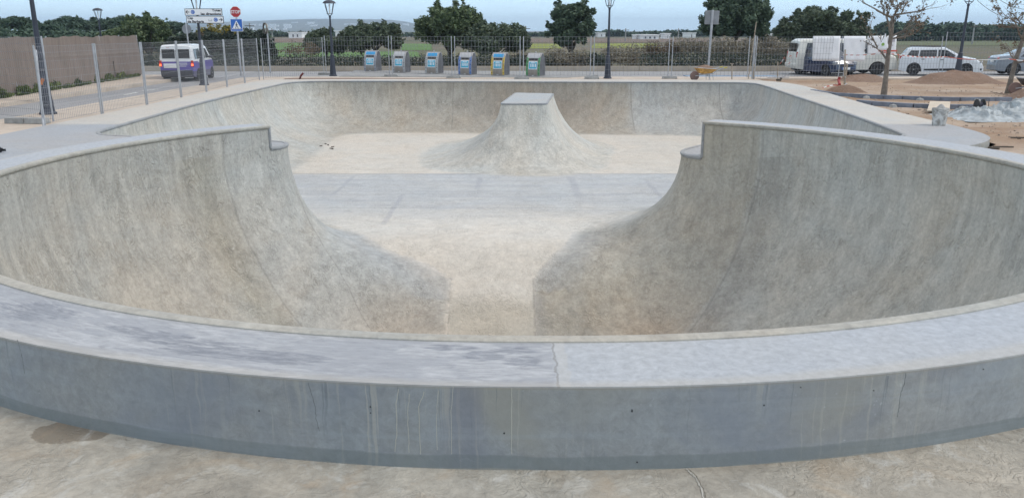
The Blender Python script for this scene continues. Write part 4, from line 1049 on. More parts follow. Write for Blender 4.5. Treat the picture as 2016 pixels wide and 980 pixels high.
# direction sign
Yd = 41.0; c0 = at(402.5,32,Yd); wS = at(440,32,Yd).x-at(365.5,32,Yd).x
Yp = 34.55; cp = at(402.5,32,Yp); ks = Yp/Yd
ds = thing('direction_sign', 'white two panel direction sign reading Totes les direccions, on a lamp post', 'direction sign', (cp.x, Yp, cp.z-ks*c0.z)); ds.scale = (ks,)*3
MB().box((-.10,.05,c0.z+.16), (1.1,.05,.04)).build('clamp_bar', M_galv, ds, smooth=False)
MB().box((-.10,.05,c0.z-.18), (1.1,.05,.04)).build('clamp_bar', M_galv, ds, smooth=False)
for k, (ya, yb) in enumerate(((17.5,31.2), (32.2,46.8))):
    za = at(402,ya,Yd).z; zb_ = at(402,yb,Yd).z; zc = (za+zb_)/2; hh = za-zb_; off = -.02 if k == 0 else .02
    P = MB().box((off,-.02,zc), (wS*.985,.03,hh)).build('sign_panel', M_sblack, ds, smooth=False)
    P['label'] = ('upper white panel with a left arrow reading Totes les direccions', 'lower white panel with a right arrow reading Cap de Barbaria')[k]
    MB().box((off,-.037,zc), (wS*.985-.05,.006,hh-.05)).build('sign_face', M_signw, P, smooth=False)
    s_ = .155; x0 = off-wS*.46; x1 = off+wS*.46; yy = -.0415
    if k == 0:
        text('letters', 'Totes', s_, M_sblack, P, (x1, yy, zc+.03), 0, 'RIGHT', .001, .006, 1.15); text('letters', 'les direccions', s_, M_sblack, P, (x1, yy, zc-.135), 0, 'RIGHT', .001, .006, 1.15)
        ax = x0+.08; sgn = -1; cx_ = x0+.33
    else:
        text('letters', 'Cap', s_, M_sblack, P, (x0, yy, zc+.03), 0, 'LEFT', .001, .006, 1.1); text('letters', 'de Barbaria', s_, M_sblack, P, (x0, yy, zc-.135), 0, 'LEFT', .001, .006, 1.1)
        ax = x1-.08; sgn = 1; cx_ = x1-.32
    MT = Matrix.Translation((0,0,zc)) @ Matrix.Rotation(PI/2, 4, 'X'); wk = MB()
    def fl(pts, w, e):
        for a, b in zip(pts[:-1], pts[1:]):
            a = Vector(a); b = Vector(b); d = (b-a).normalized(); n_ = Vector((-d.y, d.x))*w/2; wk.prism([tuple(a-n_), tuple(b-n_), tuple(b+n_), tuple(a+n_)], .0405, .0415+e, MT)
    fl([(ax-.09*sgn,0), (ax+.07*sgn,0)], .03, 0); fl([(ax,.075), (ax+.085*sgn,0)], .032, .0002); fl([(ax,-.075), (ax+.085*sgn,0)], .032, .0004)
    wk.build('arrow', M_sblack, P, smooth=False)
    d_o = disc(.098, .0405, .0425).build('round_symbol', M_sblue, P, smooth=False); d_o.location = (cx_, 0, zc)
    rr = MB(); rr.tube([(cx_+.05*math.cos(a), -.0445, zc+.05*math.sin(a)) for a in np.linspace(.5, 5.6, 16)], .009, 4); rr.build('ring_arrow', M_signw, P)
    if k == 1: MB().box((cx_-.27,-.0415,zc-.02), (.17,.002,.10)).build('bus_symbol', M_sgrey, P, smooth=False); MB().box((cx_-.27,-.0435,zc-.01), (.14,.002,.065)).build('bus_symbol', M_signw, P, smooth=False)
# round sign seen from behind, square sign seen from behind, traffic mirror
p = at(368,58,49); rs = thing('traffic_sign', 'back of a round grey traffic sign under the direction sign', 'traffic sign', (p.x, 49, -.14))
MB().tube([(0,0,0), (0,0,p.z+.45)], .035, 8).build('post', M_galv, rs); MB().tube([(.16,-.3,0), (.08,-.3,p.z+.5)], .04, 8).build('post', M_galv, rs); o = disc(.27, -.02, .01, 24).build('sign_back', M_sgrey, rs, smooth=False); o.location = (0,-.04,p.z+.14)
b0 = g(1393,150); p = at(1398,35,b0.y); sq = thing('traffic_sign', 'grey back of a square sign on a tall post behind the wheelbarrow', 'traffic sign', (b0.x, b0.y, 0))
sq.rotation_euler = (0, R(1.0), R(-4)); zc = p.z
MB().tube([(0,-.03,0), (0,-.03,zc+.36)], .06, 10).build('post', M_galv, sq); MB().box((.0,.05,zc), (.70,.03,.66)).build('sign_back', M_sgrey, sq, smooth=False, bevel=.01)
MB().box((0,.03,zc+.2), (.6,.02,.05)).box((0,.03,zc-.2), (.6,.02,.05)).build('rail', M_sgrey, sq, smooth=False)
p = at(526,60,47.2); tm = thing('traffic_mirror', 'round convex traffic mirror on a pale post right of the stop sign', 'traffic mirror', (p.x, 47.2, -.12), R(-55))
MB().tube([(0,0,0), (0,0,p.z+.25)], .045, 8).build('post', M_galv, tm)
o = MB().lathe([(0,.03), (.18,.0), (.27,-.06), (.275,-.10), (.2,-.11), (0,-.11)], 24).build('mirror_dish', simple('mirror face', (.55,.55,.50), .15, .7), tm); o.rotation_euler = (PI/2, 0, 0); o.location = (0,-.12,p.z+.22)
o = MB().lathe([(.25,-.05), (.30,-.05), (.31,.03), (.29,.03), (.27,-.03)], 24).build('mirror_hood', simple('mirror hood', (.09,.08,.07), .6), tm); o.rotation_euler = (PI/2, 0, 0); o.location = (0,-.12,p.z+.22)

# ------------------------------------------------------------------ recycling containers
prof = [(-.40,0), (-.425,.20), (-.42,.42), (-.385,.62), (-.33,.80), (-.255,.96), (-.17,1.07), (-.08,1.12), (.10,1.12), (.19,1.06), (.29,.93), (.36,.75), (.40,.5), (.41,.2), (.40,0)]
fpz = [p[1] for p in prof[:8]]; fpy = [p[0] for p in prof[:8]]
def fy(z): return float(np.interp(z, fpz, fpy))
M_cbody = simple('brushed steel container', (.36,.35,.345), .45, .45, .12, 4); M_cside = simple('dark container side', (.12,.12,.13), .5, .3, .2, 3); M_ctop = simple('pale container front', (.46,.46,.47), .5, .2, .08)
M_taupe = simple('taupe panel', (.27,.24,.21), .6); M_cyan = simple('cyan poster', (.06,.42,.60), .5, 0, .1); M_cblue = simple('blue label', (.04,.30,.58), .5, 0, .1)
def fpatch(x0, x1, z0, z1, off, mat, name, parent, nz=6):
    v = []; f = []
    for k in range(nz+1):
        z = z0+(z1-z0)*k/nz; dz = .01; dy = (fy(z+dz)-fy(z-dz))/(2*dz); n_ = Vector((0,-1,dy)).normalized()
        for x in (x0, x1): q = Vector((x, fy(z), z))+n_*off; v.append(q)
    b = len(v)
    for k in range(nz): f.append((2*k, 2*k+1, 2*k+3, 2*k+2))
    return link_mesh(name, v, f, mat, parent, False)
def container(label, loc, rz, scol, toplabel):
    t = thing('recycling_container', label, 'recycling container', loc, rz, 'row of recycling containers'); w = .36
    m = MB(); n = len(prof); M = Matrix(((0,0,1,0), (1,0,0,0), (0,1,0,0), (0,0,0,1)))
    m.prism(prof[::-1], -w, w, M); m.build('body', M_cbody, t, angle=30, bevel=.012)
    for s in (-1, 1):
        q = MB(); q.prism([(a*.93, .03+b*.93) for a, b in prof][::-1], 0, .006, Matrix.Translation((s*(w+.001)-(.003 if s > 0 else .003),0,0)) @ M); q.build('side_panel', M_cside, t, smooth=False)
        fpatch(s*.305-.052, s*.305+.052, .04, .92, .006, scol, 'side_strip', t)
        for k in range(8):
            z = .12+k*.095; fpatch(s*.305-.018, s*.305+.018, z, z+.04, .009, M_sgrey if k % 2 else M_sblack, 'strip_lettering', t, 1)
    fpatch(-.30, .30, .88, 1.08, .006, M_ctop, 'hood', t); 
    if toplabel: fpatch(-.27, .27, .90, 1.06, .010, M_cblue, 'hood_label', t)
    fpatch(-.23, .23, .76, .86, .012, M_black, 'slot', t); fpatch(-.25, .25, .735, .765, .02, M_taupe, 'slot_lip', t)
    fpatch(-.225, .225, .34, .73, .010, M_signw, 'poster', t); fpatch(-.205, .205, .37, .69, .013, M_cyan, 'poster_print', t)
    for k, (xx, ww) in enumerate(((-.14,.03), (-.06,.05), (.03,.03), (.11,.045))): fpatch(xx, xx+ww, .45, .60, .016, M_signw, 'poster_mark', t, 2)
    fpatch(-.12, .12, .63, .66, .016, M_signw, 'poster_mark', t, 1)
    fpatch(-.25, .25, .05, .32, .010, M_taupe, 'service_door', t)
    fpatch(-.05, .05, .03, .06, .018, M_signw, 'door_latch', t, 1)
    MB().lathe([(.035,1.11), (.035,1.17), (.02,1.19), (0,1.19)], 10).build('lifting_eye', M_galv, t)
    return t
cols = [('grey', (.30,.31,.35), 1), ('pale grey', (.40,.41,.42), 0), ('pale', (.42,.43,.43), 1), ('blue', (.12,.22,.50), 0), ('yellow', (.62,.43,.05), 1), ('green', (.04,.27,.07), 0)]
cl = ['first recycling container from the left with a blue hood label and dull grey strips', 'second recycling container from the left with plain hood and pale strips', 'third recycling container with a blue hood label and lettered pale strips', 'recycling container with blue side strips', 'recycling container with yellow side strips', 'recycling container with green side strips']
for i, (px, py) in enumerate([(734,141), (791,143.5), (856,146), (922,148), (987,149.5), (1057,151)]):
    p = g(px-2, py, .02); container(cl[i], (p.x, p.y+.45, .02), R(-14-1.5*i), simple(cols[i][0]+' strip', cols[i][1], .5), cols[i][2])
# ------------------------------------------------------------------ cars
def make_car(name, label, loc, rz, sp):
    t = thing(name, label, sp['cat'], loc, rz); L, W = sp['L'], sp['W']; hx = L/2; belt = sp['belt']; top = sp['top']; rr = sp.get('round', .09)
    TX = [p[0] for p in top]; TZ = [p[1] for p in top]; roof = max(TZ); Rw = sp['R']; wx = sp['wx']; zb0 = sp.get('zb', .2); tum = sp.get('tumble', .16)
    def topz(x): return float(np.interp(x, TX, TZ))
    def wid(x, z):
        f = abs(x)/hx; w = W/2*(1-(sp['nose'] if x > 0 else sp['tail'])*max(0, (f-.62)/.38)**2.2)
        w *= 1-.05*abs((z-.55)/.5)**2 if z < .55 else 1
        if z > belt: w -= tum*(z-belt)/(roof-belt)*W/1.7
        return w
    def side(x, z):
        zt = topz(x); w = wid(x, min(z, zt-rr))
        if z > zt-rr: w = w-rr+math.sqrt(max(0, rr*rr-(z-(zt-rr))**2))
        return w
    def topp(x, fy_):          # fy_ -1..1 across the top
        zt = topz(x); w = wid(x, zt-rr)-rr; y = fy_*w; return Vector((x, y, zt+sp.get('crown', .03)*(1-fy_*fy_)))
    def botz(x):
        z = zb0+.06*max(0, (abs(x)/hx-.85)/.15)
        for c in wx:
            d = abs(x-c); ra = Rw*1.17
            if d < ra: z = max(z, Rw+math.sqrt(ra*ra-d*d))
        return z
    X = sorted(set([round(v, 4) for v in np.linspace(-hx, hx, 110)]+TX)); NS, NA, NT_ = 9, 4, 5; rows = []
    for x in X:
        zt = topz(x); zb_ = min(botz(x), zt-rr-.05); r_ = []
        for k in range(NS): z = zb_+(zt-rr-zb_)*k/(NS-1); r_.append((x, wid(x, z), z))
        w = wid(x, zt-rr)
        for k in range(1, NA+1): a = PI/2*k/NA; r_.append((x, w-rr+rr*math.cos(a), zt-rr+rr*math.sin(a)))
        for k in range(1, NT_+1): f_ = 1-k/NT_; q = topp(x, f_); r_.append(tuple(q))
        rows.append(r_+[(a, -b, c) for a, b, c in reversed(r_[:-1])])
    n = len(rows[0]); v = [p for r_ in rows for p in r_]; f = []
    for i in range(len(rows)-1):
        for k in range(n-1): a = i*n+k; f.append((a, a+1, a+n+1, a+n))
    f.append(tuple(range(n))); f.append(tuple(reversed([(len(rows)-1)*n+k for k in range(n)])))
    link_mesh('body', v, f, sp['paint'], t, True, 38)
    ub = MB(); ub.box((0,0,.42), (L*.9, W*.80, .42)); ub.build('underbody', M_black, t, smooth=False)
    def quadpatch(corn, s, mat, nm, off=.006, par=None, n1=8, n2=4):
        c = [Vector((a, 0, b)) for a, b in corn]; v = []; f = []
        for i in range(n1+1):
            for j in range(n2+1):
                u, w_ = i/n1, j/n2; p = c[0].lerp(c[1], u).lerp(c[3].lerp(c[2], u), w_); v.append((p.x, s*(side(p.x, p.z)+off), p.z))
        for i in range(n1):
            for j in range(n2): a = i*(n2+1)+j; q = (a, a+n2+1, a+n2+2, a+1); f.append(q if s < 0 else q[::-1])
        return link_mesh(nm, v, f, mat, par or t, True)
    for s in (-1, 1):
        for q in sp.get('windows', []): quadpatch(q, s, M_glassd, 'side_window')
        for q in sp.get('sidemarks', []): quadpatch(q[0], s, q[1], q[2], .004, None, 10, 2)
        for xh, zh in sp.get('handles', []): MB().box((xh, s*(side(xh, zh)+.012), zh), (.16,.03,.03)).build('door_handle', sp.get('handle_mat', sp['paint']), t, smooth=False, bevel=.006)
        xm, zm = sp['mirror']; mm = MB().box((xm, s*(side(xm, zm)+.10), zm), (.10,.18,.13)).build('mirror', sp.get('mirror_mat', sp['paint']), t, smooth=False, bevel=.03)
        for xc in wx:
            M = Matrix.Rotation(PI/2, 3, 'X'); yo = s*(W/2-.105)
            wt = MB().lathe([(Rw*.62,-.10), (Rw*.93,-.105), (Rw,-.08), (Rw,.08), (Rw*.93,.105), (Rw*.62,.10)], 28, (xc, yo, Rw), M).build('wheel', M_rubber, t)
            rm = MB().lathe([(0,.05), (Rw*.18,.055), (Rw*.2,.03), (Rw*.60,.04), (Rw*.66,.09), (Rw*.62,.10), (Rw*.56,.02), (0,.0)] if s < 0 else [(0,-.05), (Rw*.18,-.055), (Rw*.2,-.03), (Rw*.60,-.04), (Rw*.66,-.09), (Rw*.62,-.10), (Rw*.56,-.02), (0,0)], 24, (xc, yo, Rw), M).build('rim', M_black, wt)
            sk = MB()
            for k in range(sp.get('spokes', 7)):
                a = 2*PI*k/sp.get('spokes', 7)+.2; d = Vector((math.cos(a), 0, math.sin(a))); rotm = Matrix.Rotation(-a, 3, 'Y')
                sk.box(Vector((xc, yo+s*.075, Rw))+d*Rw*.36, (Rw*.56, .03, Rw*.17), rotm)
            sk.lathe([(Rw*.58,-.012), (Rw*.66,-.012), (Rw*.66,.012), (Rw*.58,.012), (Rw*.58,-.012)], 24, (xc, yo+s*.088, Rw), M)
            sk.lathe([(Rw*.14,-.02), (Rw*.14,.02)], 10, (xc, yo+s*.08, Rw), M); sk.build('wheel_cover', sp.get('rim_mat', M_alu), wt)
    def toppatch(x0, x1, y0, y1, mat, nm, off=.008, n1=8):
        v = []; f = []; m_ = 8
        for i in range(n1+1):
            x = x0+(x1-x0)*i/n1; sl = (topz(x+.004)-topz(x-.004))/.008; nn = Vector((-sl,0,1)).normalized()
            for j in range(m_+1): v.append(topp(x, y0+(y1-y0)*j/m_)+nn*off)
        for i in range(n1):
            for j in range(m_): a = i*(m_+1)+j; f.append((a, a+m_+1, a+m_+2, a+1))
        return link_mesh(nm, v, f, mat, t, True)
    for (x0, x1, y0, y1, nm) in sp.get('glass', []): toppatch(x0, x1, y0, y1, M_glassd, nm)
    for nm, c, s3, mat, mir in sp.get('boxes', []):
        for s in ((-1, 1) if mir else (1,)):
            MB().box((c[0], c[1]*s, c[2]), s3).build(nm, mat, t, smooth=False, bevel=min(s3)*.3)
    return t
M_plate = simple('number plate', (.75,.76,.76), .5); M_lens = simple('headlamp lens', (.30,.32,.35), .25, .2, .1, coat=.6); M_bump = simple('dark bumper plastic', (.035,.035,.045), .7)
# white and purple small van, seen from behind
tt = NT('two tone van paint'); x, y, z = tt.sep(tt.obj())
c = tt.mix(tt.mapr(z, .955, .965), (.10,.072,.33), (.74,.75,.76)); c = tt.mix(tt.mapr(tt.ma('ADD', z, tt.ma('MULTIPLY', tt.ma('SINE', tt.ma('MULTIPLY', x, 2.2)), -.12)), .98, .99), c, (.74,.75,.76)); c = tt.mix(tt.mapr(z, .50, .505, 1, 0), c, (.05,.045,.11)); tt.color(c); tt.rough(.3); tt.b.inputs['Coat Weight'].default_value = .4
P0 = g(367,161,-.12)
sp = dict(cat='van', L=3.9, W=1.66, belt=1.04, R=.29, wx=(-1.25,1.22), nose=.16, tail=.07, tumble=.10, round=.10, paint=tt.m,
    top=[(-1.95,.5), (-1.94,1.0), (-1.86,1.66), (-1.70,1.735), (.3,1.74), (.62,1.66), (1.16,1.12), (1.25,1.08), (1.75,.92), (1.90,.74), (1.95,.5)],
    windows=[[(-1.66,1.07), (-.75,1.07), (-.72,1.56), (-1.62,1.54)], [(-.66,1.07), (.12,1.07), (.12,1.56), (-.62,1.57)], [(.20,1.07), (.88,1.08), (.45,1.53), (.2,1.56)]],
    glass=[(.66,1.12,-.92,.92,'windscreen')], handles=[(-.55,.93), (.35,.93)], mirror=(.82,1.12), mirror_mat=M_bump, rim_mat=M_alu,
    boxes=[('rear_window', (-1.925,.345,1.32), (.02,.60,.44), M_glassd, True), ('rear_bumper', (-1.96,0,.42), (.14,1.5,.26), M_bump, False), ('tail_light', (-1.925,.745,.86), (.07,.13,.30), M_redl, True), ('lit_tail_lamp', (-1.965,.75,.80), (.02,.09,.09), M_brake, True),
           ('number_plate', (-1.965,.30,.74), (.015,.50,.13), M_plate, False), ('plate_panel', (-1.955,.30,.76), (.015,.60,.22), M_carwhite, False), ('headlight', (1.80,.62,.72), (.22,.26,.18), M_lens, True), ('door_seam', (-1.952,0,1.0), (.012,.015,1.0), M_bump, False),
           ('van_lettering', (-1.95,-.30,.88), (.012,.42,.028), M_signw, False), ('van_lettering', (-1.95,-.34,.80), (.012,.34,.022), M_signw, False), ('van_lettering', (-1.95,-.26,.74), (.012,.40,.02), M_signw, False), ('centre_brake_light', (-1.86,.35,1.60), (.02,.16,.03), M_redl, False)])
make_car('small_van', 'white and purple small van with lit rear lamps driving away on the left road', (P0.x-.50, P0.y+1.75, -.125), R(90+5), sp).scale = (.97,)*3
# white transporter hidden behind the banners
P1 = g(1725,148,-.1)
sp = dict(cat='van', L=5.0, W=1.9, belt=1.12, R=.345, wx=(-1.50,1.48), nose=.12, tail=.05, tumble=.14, round=.12, paint=M_vanwhite, zb=.28,
    top=[(-2.5,.6), (-2.49,1.1), (-2.36,1.85), (-2.18,1.97), (.9,1.98), (1.2,1.92), (1.82,1.24), (1.92,1.20), (2.36,1.02), (2.47,.8), (2.5,.5)],
    windows=[[(-2.12,1.18), (-1.05,1.18), (-1.05,1.76), (-2.02,1.76)], [(-.9,1.18), (.25,1.18), (.25,1.76), (-.9,1.76)], [(.4,1.18), (1.55,1.20), (1.15,1.74), (.4,1.76)]],
    glass=[(1.24,1.79,-.92,.92,'windscreen')], handles=[(.45,1.05)], mirror=(1.45,1.25), rim_mat=simple('dull wheel', (.16,.14,.13), .6), spokes=5,
    boxes=[('rear_window', (-2.455,0,1.50), (.02,1.3,.5), M_glassd, False), ('rear_bumper', (-2.5,0,.52), (.14,1.7,.22), M_vanwhite, False), ('tail_light', (-2.45,.80,1.10), (.09,.13,.34), M_redl, True), ('headlight', (2.30,.70,.86), (.26,.26,.22), M_lens, True)])
make_car('transporter_van', 'cream white van parked behind the white banner sheets', (18.35, 46.5, -.12), R(-2), sp).scale = (1.1, 1.1, .955)
# dark blue hatchback facing the camera side
sp = dict(cat='car', L=3.6, W=1.6, belt=.92, R=.29, wx=(-1.15,1.15), nose=.22, tail=.12, tumble=.20, round=.09, paint=simple('dark blue car paint', (.012,.022,.065), .25, 0, .1, coat=.8),
    top=[(-1.8,.5), (-1.78,.95), (-1.55,1.38), (-1.3,1.45), (.1,1.45), (.35,1.40), (.98,.98), (1.05,.95), (1.62,.80), (1.76,.62), (1.8,.4)],
    windows=[[(-1.35,.96), (-.6,.96), (-.55,1.30), (-1.22,1.30)], [(-.5,.96), (.72,.96), (.25,1.30), (-.5,1.31)]], glass=[(.39,.95,-.92,.92,'windscreen'), (-1.76,-1.57,-.85,.85,'rear_window')], handles=[(-.35,.86)], mirror=(.72,.98),
    boxes=[('headlight', (1.66,.60,.68), (.18,.26,.20), M_lens, True), ('number_plate', (1.815,0,.42), (.02,.50,.12), M_plate, False), ('plate_band', (1.828,-.235,.42), (.006,.04,.12), M_sblue, False), ('grille', (1.78,0,.56), (.05,.9,.07), M_black, False), ('lower_grille', (1.79,0,.28), (.05,1.1,.1), M_black, False), ('tail_light', (-1.74,.66,.9), (.1,.12,.3), M_redl, True)])
P2 = g(1681,150,-.1)
bc = make_car('hatchback', 'dark blue hatchback parked in front of the cream white van', (P2.x-1.15, P2.y+1.35, -.12), R(-72), sp)
o = MB().lathe([(0,.02), (.055,.015), (.065,0)], 16, (1.80,0,.66), Matrix.Rotation(PI/2, 3, 'Y')).build('emblem', M_chrome, bc)
# white estate
sp = dict(cat='car', L=4.27, W=1.73, belt=.93, R=.315, wx=(-1.36,1.25), nose=.24, tail=.14, tumble=.20, round=.09, paint=M_carwhite,
    top=[(-2.13,.5), (-2.11,.95), (-1.98,1.12), (-1.72,1.41), (-1.5,1.46), (-.2,1.49), (.12,1.46), (.98,1.03), (1.06,1.0), (1.72,.88), (2.02,.70), (2.12,.5), (2.135,.35)],
    windows=[[(-1.78,1.05), (-1.22,.99), (-1.18,1.31), (-1.60,1.31)], [(-1.16,.985), (-.28,.97), (-.28,1.35), (-1.12,1.325)], [(-.21,.97), (.86,.955), (.22,1.33), (-.21,1.355)]],
    glass=[(.17,.95,-.94,.94,'windscreen'), (-1.95,-1.76,-.85,.85,'rear_window')], handles=[(-.95,.86), (.0,.84)], handle_mat=M_black, mirror=(.66,1.0), rim_mat=M_alu, spokes=9,
    sidemarks=[([(-.85,.27), (.75,.27), (.68,.41), (-.85,.36)], M_black, 'sill_trim')],
    boxes=[('headlight', (1.79,.66,.70), (.34,.20,.13), M_lens, True), ('headlight_bezel', (1.90,.50,.69), (.20,.42,.07), M_black, True), ('grille', (2.04,0,.67), (.08,1.0,.08), M_black, False), ('lower_grille', (2.105,0,.38), (.07,1.05,.13), M_black, False), ('number_plate', (2.145,0,.34), (.02,.50,.11), M_plate, False), ('fog_lamp', (2.0,.66,.37), (.10,.22,.10), M_black, True), ('tail_light', (-2.02,.70,.93), (.22,.12,.18), M_redl, True), ('roof_rail', (-.75,.56,1.51), (1.7,.03,.04), M_black, True)])
P3 = g(1866,150,-.1)
wc = make_car('estate_car', 'white estate car parked behind the leaning lamp post', (P3.x+.10, P3.y+1.2, -.12), R(-22), sp); wc.scale = (.95, 1, 1)
eb = MB(); 
for k, (a, b) in enumerate((((0,.12),(.075,0)), ((.075,0),(0,-.12)), ((0,-.12),(-.075,0)), ((-.075,0),(0,.12)))): eb.tube([(2.11-.04*(a[1]+.12)*0, a[0], .66+a[1]), (2.11, b[0], .66+b[1])], .017, 6)
eb.build('emblem', M_chrome, wc)
# grey saloon cut by the right edge
sp = dict(cat='car', L=4.4, W=1.76, belt=.93, R=.315, wx=(-1.35,1.35), nose=.2, tail=.16, tumble=.22, round=.09, paint=simple('grey blue car paint', (.22,.25,.29), .25, .2, .05, coat=.7),
    top=[(-2.2,.5), (-2.17,.88), (-2.0,1.0), (-1.45,1.06), (-.75,1.40), (-.4,1.44), (.3,1.44), (1.1,1.0), (1.85,.86), (2.15,.7), (2.2,.4)],
    windows=[[(-1.1,.98), (-.3,.97), (-.3,1.31), (-.72,1.28)], [(-.22,.97), (.9,.955), (.35,1.30), (-.22,1.32)]], glass=[(.35,1.05,-.92,.92,'windscreen'), (-1.4,-.8,-.88,.88,'rear_window')], handles=[(-.8,.88), (.2,.88)], mirror=(.75,1.0), spokes=5,
    boxes=[('tail_light', (-2.1,.68,.86), (.14,.2,.14), M_redl, True), ('headlight', (1.98,.66,.72), (.2,.3,.14), M_lens, True), ('number_plate', (-2.19,0,.72), (.02,.5,.11), M_plate, False)])
P4 = g(2020,149,-.1); make_car('saloon_car', 'grey blue saloon car cut by the right edge of the picture', (P4.x+1.1, P4.y+1.1, -.12), R(-12), sp)

# ------------------------------------------------------------------ banner sheets on the fence
def sheet_banner(label, pts, Y, mark=None):
    t = thing('banner', label, 'banner', (0,0,0)); P = [at(px, py, Y) for px, py in pts]; v = []; f = []; n1, n2 = 14, 8
    for i in range(n1+1):
        for j in range(n2+1):
            u, w = i/n1, j/n2; p = P[0].lerp(P[1], u).lerp(P[3].lerp(P[2], u), w); v.append((p.x, p.y+.012*math.sin(i*1.1)*math.sin(j*.9), p.z))
    for i in range(n1):
        for j in range(n2): a = i*(n2+1)+j; f.append((a, a+n2+1, a+n2+2, a+1))
    o = link_mesh('sheet', v, f, M_white, t); so = o.modifiers.new('thick', 'SOLIDIFY'); so.thickness = .006
    return t
Yb = 40.35
sheet_banner('plain white banner sheet tied to the fence left of the joint', [(1599,120), (1652,120.5), (1655,71.5), (1601,71.5)], Yb)
b2 = sheet_banner('white banner sheet with a dark vertical mark tied to the fence right of the joint', [(1661,121), (1702,121.5), (1705,71.5), (1661,71.5)], Yb)
a = at(1705,88,Yb-.03); MB().box(a, (.06,.01,.42)).build('dark_mark', M_sgrey, b2, smooth=False); a = at(1704,100,Yb-.03); MB().box(a, (.09,.01,.10)).build('dark_mark', M_sblack, b2, smooth=False)
b3 = sheet_banner('white banner sheet with faint grey and red print behind the hanging bag', [(1708,108), (1763,108), (1766,70), (1708,71.5)], Yb+.02)
MB().box(at(1738,89.5,Yb-.02), (1.0,.008,.025)).build('print_line', M_sgrey, b3, smooth=False); MB().box(at(1756,80,Yb-.02), (.30,.008,.12)).build('print_patch', simple('faded print', (.42,.40,.44), .7), b3, smooth=False)
MB().box(at(1748,100.5,Yb-.02), (.9,.008,.07)).build('red_band', simple('faded red print', (.55,.12,.08), .7), b3, smooth=False)

# ------------------------------------------------------------------ young bare trees, bag, tape
def young_tree(label, base, H, lean, seed, dens):
    t = thing('young_tree', label, 'tree', base, 0, 'young half bare trees in the dirt'); q = random.Random(seed); m = MB(); ends = []
    pts = [Vector((0,0,-.1)), Vector((lean*.15,0,H*.22)), Vector((lean*.42,.03,H*.5)), Vector((lean*.72,-.02,H*.78)), Vector((lean,0,H))]
    m.tube(pts, [.12,.085,.075,.07,.06], 9)
    for i in range(8):
        k = q.choice((2,3,3,4,4,4)); s = pts[k]+Vector((0,0,q.uniform(-.2,.05))); a = i*PI/4+q.uniform(-.4,.4)
        branch(m, s, Vector((math.cos(a), math.sin(a), q.uniform(.05,1.0))).normalized(), q.uniform(.9,1.35), .038, 2, q, ends, .02)
    m.build('trunk', M_bark, t)
    ends = [e for e in ends if e.z > H*.62]; cl = [(e.x, e.y, e.z-.03, .10, .10, .11) for e in ends if q.random() < .75]
    leaves('crown', cl, dens, .06, L_dead, t, 1.7); return t
ya = g(1740,187); yt = young_tree('young half bare tree with the white bag hanging on it', (ya.x, ya.y, -.04), 2.75, .0, 4, 700)
yb_ = g(1984,181); young_tree('young half bare tree leaning right at the edge of the picture', (yb_.x, yb_.y, -.04), 2.55, .35, 9, 650)
bg = thing('plastic_bag', 'white plastic bag with a green mark hanging from the young tree', 'bag', at(1742,97,ya.y-.14))
m = MB(); v = []; n = 14
for k, (r, z) in enumerate([(.015,.52), (.03,.42), (.08,.28), (.14,.14), (.17,.04), (.14,-.02), (.0,-.05)]):
    for j in range(n): a = 2*PI*j/n; rr_ = r*(1+.18*math.sin(3*a+k)); v.append((rr_*math.cos(a)-.07*(1-z), rr_*math.sin(a)*.45, z))
f = [(k*n+j, k*n+(j+1) % n, (k+1)*n+(j+1) % n, (k+1)*n+j) for k in range(6) for j in range(n)]
link_mesh('bag_film', v, f, M_white, bg); o = MB().lathe([(.055,0), (.055,.004)], 12).build('green_mark', simple('green print', (.22,.38,.08), .6), bg); o.rotation_euler = (PI/2,0,0); o.location = (-.12,-.085,.16)
tt = NT('red and white tape'); x, y, z = tt.sep(); f = tt.ma('FRACT', tt.ma('ADD', tt.ma('MULTIPLY', x, 2.6), tt.ma('MULTIPLY', z, 3)))
tt.color(tt.mix(tt.mapr(f, .48, .52), (.74,.74,.73), (.50,.09,.05))); tt.rough(.4); M_tape = tt.m
def tape(label, pts, sag=.08, w=.038):
    m = MB(); v = []; f = []; n = 0
    for a, b in zip(pts[:-1], pts[1:]):
        a, b = Vector(a), Vector(b); k = max(6, int((b-a).length/.15))
        for i in range(k+1):
            u = i/k; p = a.lerp(b, u)-Vector((0,0,sag*4*u*(1-u))); tw = .5*math.sin(n*.35); d = Vector((0, math.sin(tw), math.cos(tw)))*w/2; v += [p-d, p+d]; n += 1
    f = [(2*i, 2*i+2, 2*i+3, 2*i+1) for i in range(n-1)]
    return tag(link_mesh('barrier_tape', v, f, M_tape), label, 'barrier tape')
tape('red and white barrier tape running from the bag tree across the white car', [at(1744,104,ya.y-.1), at(1862,112,36), at(1985,116,yb_.y), at(2070,115,30.5)])
tape('red and white tape tied across the fence behind the bag tree', [at(1660,108,39.8), at(1744,104,ya.y-.12)], .05)
tp_ = tape('crumpled red and white tape hanging on the left stake', [at(1536,126,38.7), at(1545,112,38.7), at(1549,130,38.65), at(1556,122,38.7), at(1560,108,38.7), at(1552,112,38.6)], .02, .035)
tape('red and white tape lying on the small dirt heap', [g(1620,173,.05), g(1640,168,.12), g(1660,170,.12), g(1668,164,.25), g(1664,150,.5)], -.01, .04)
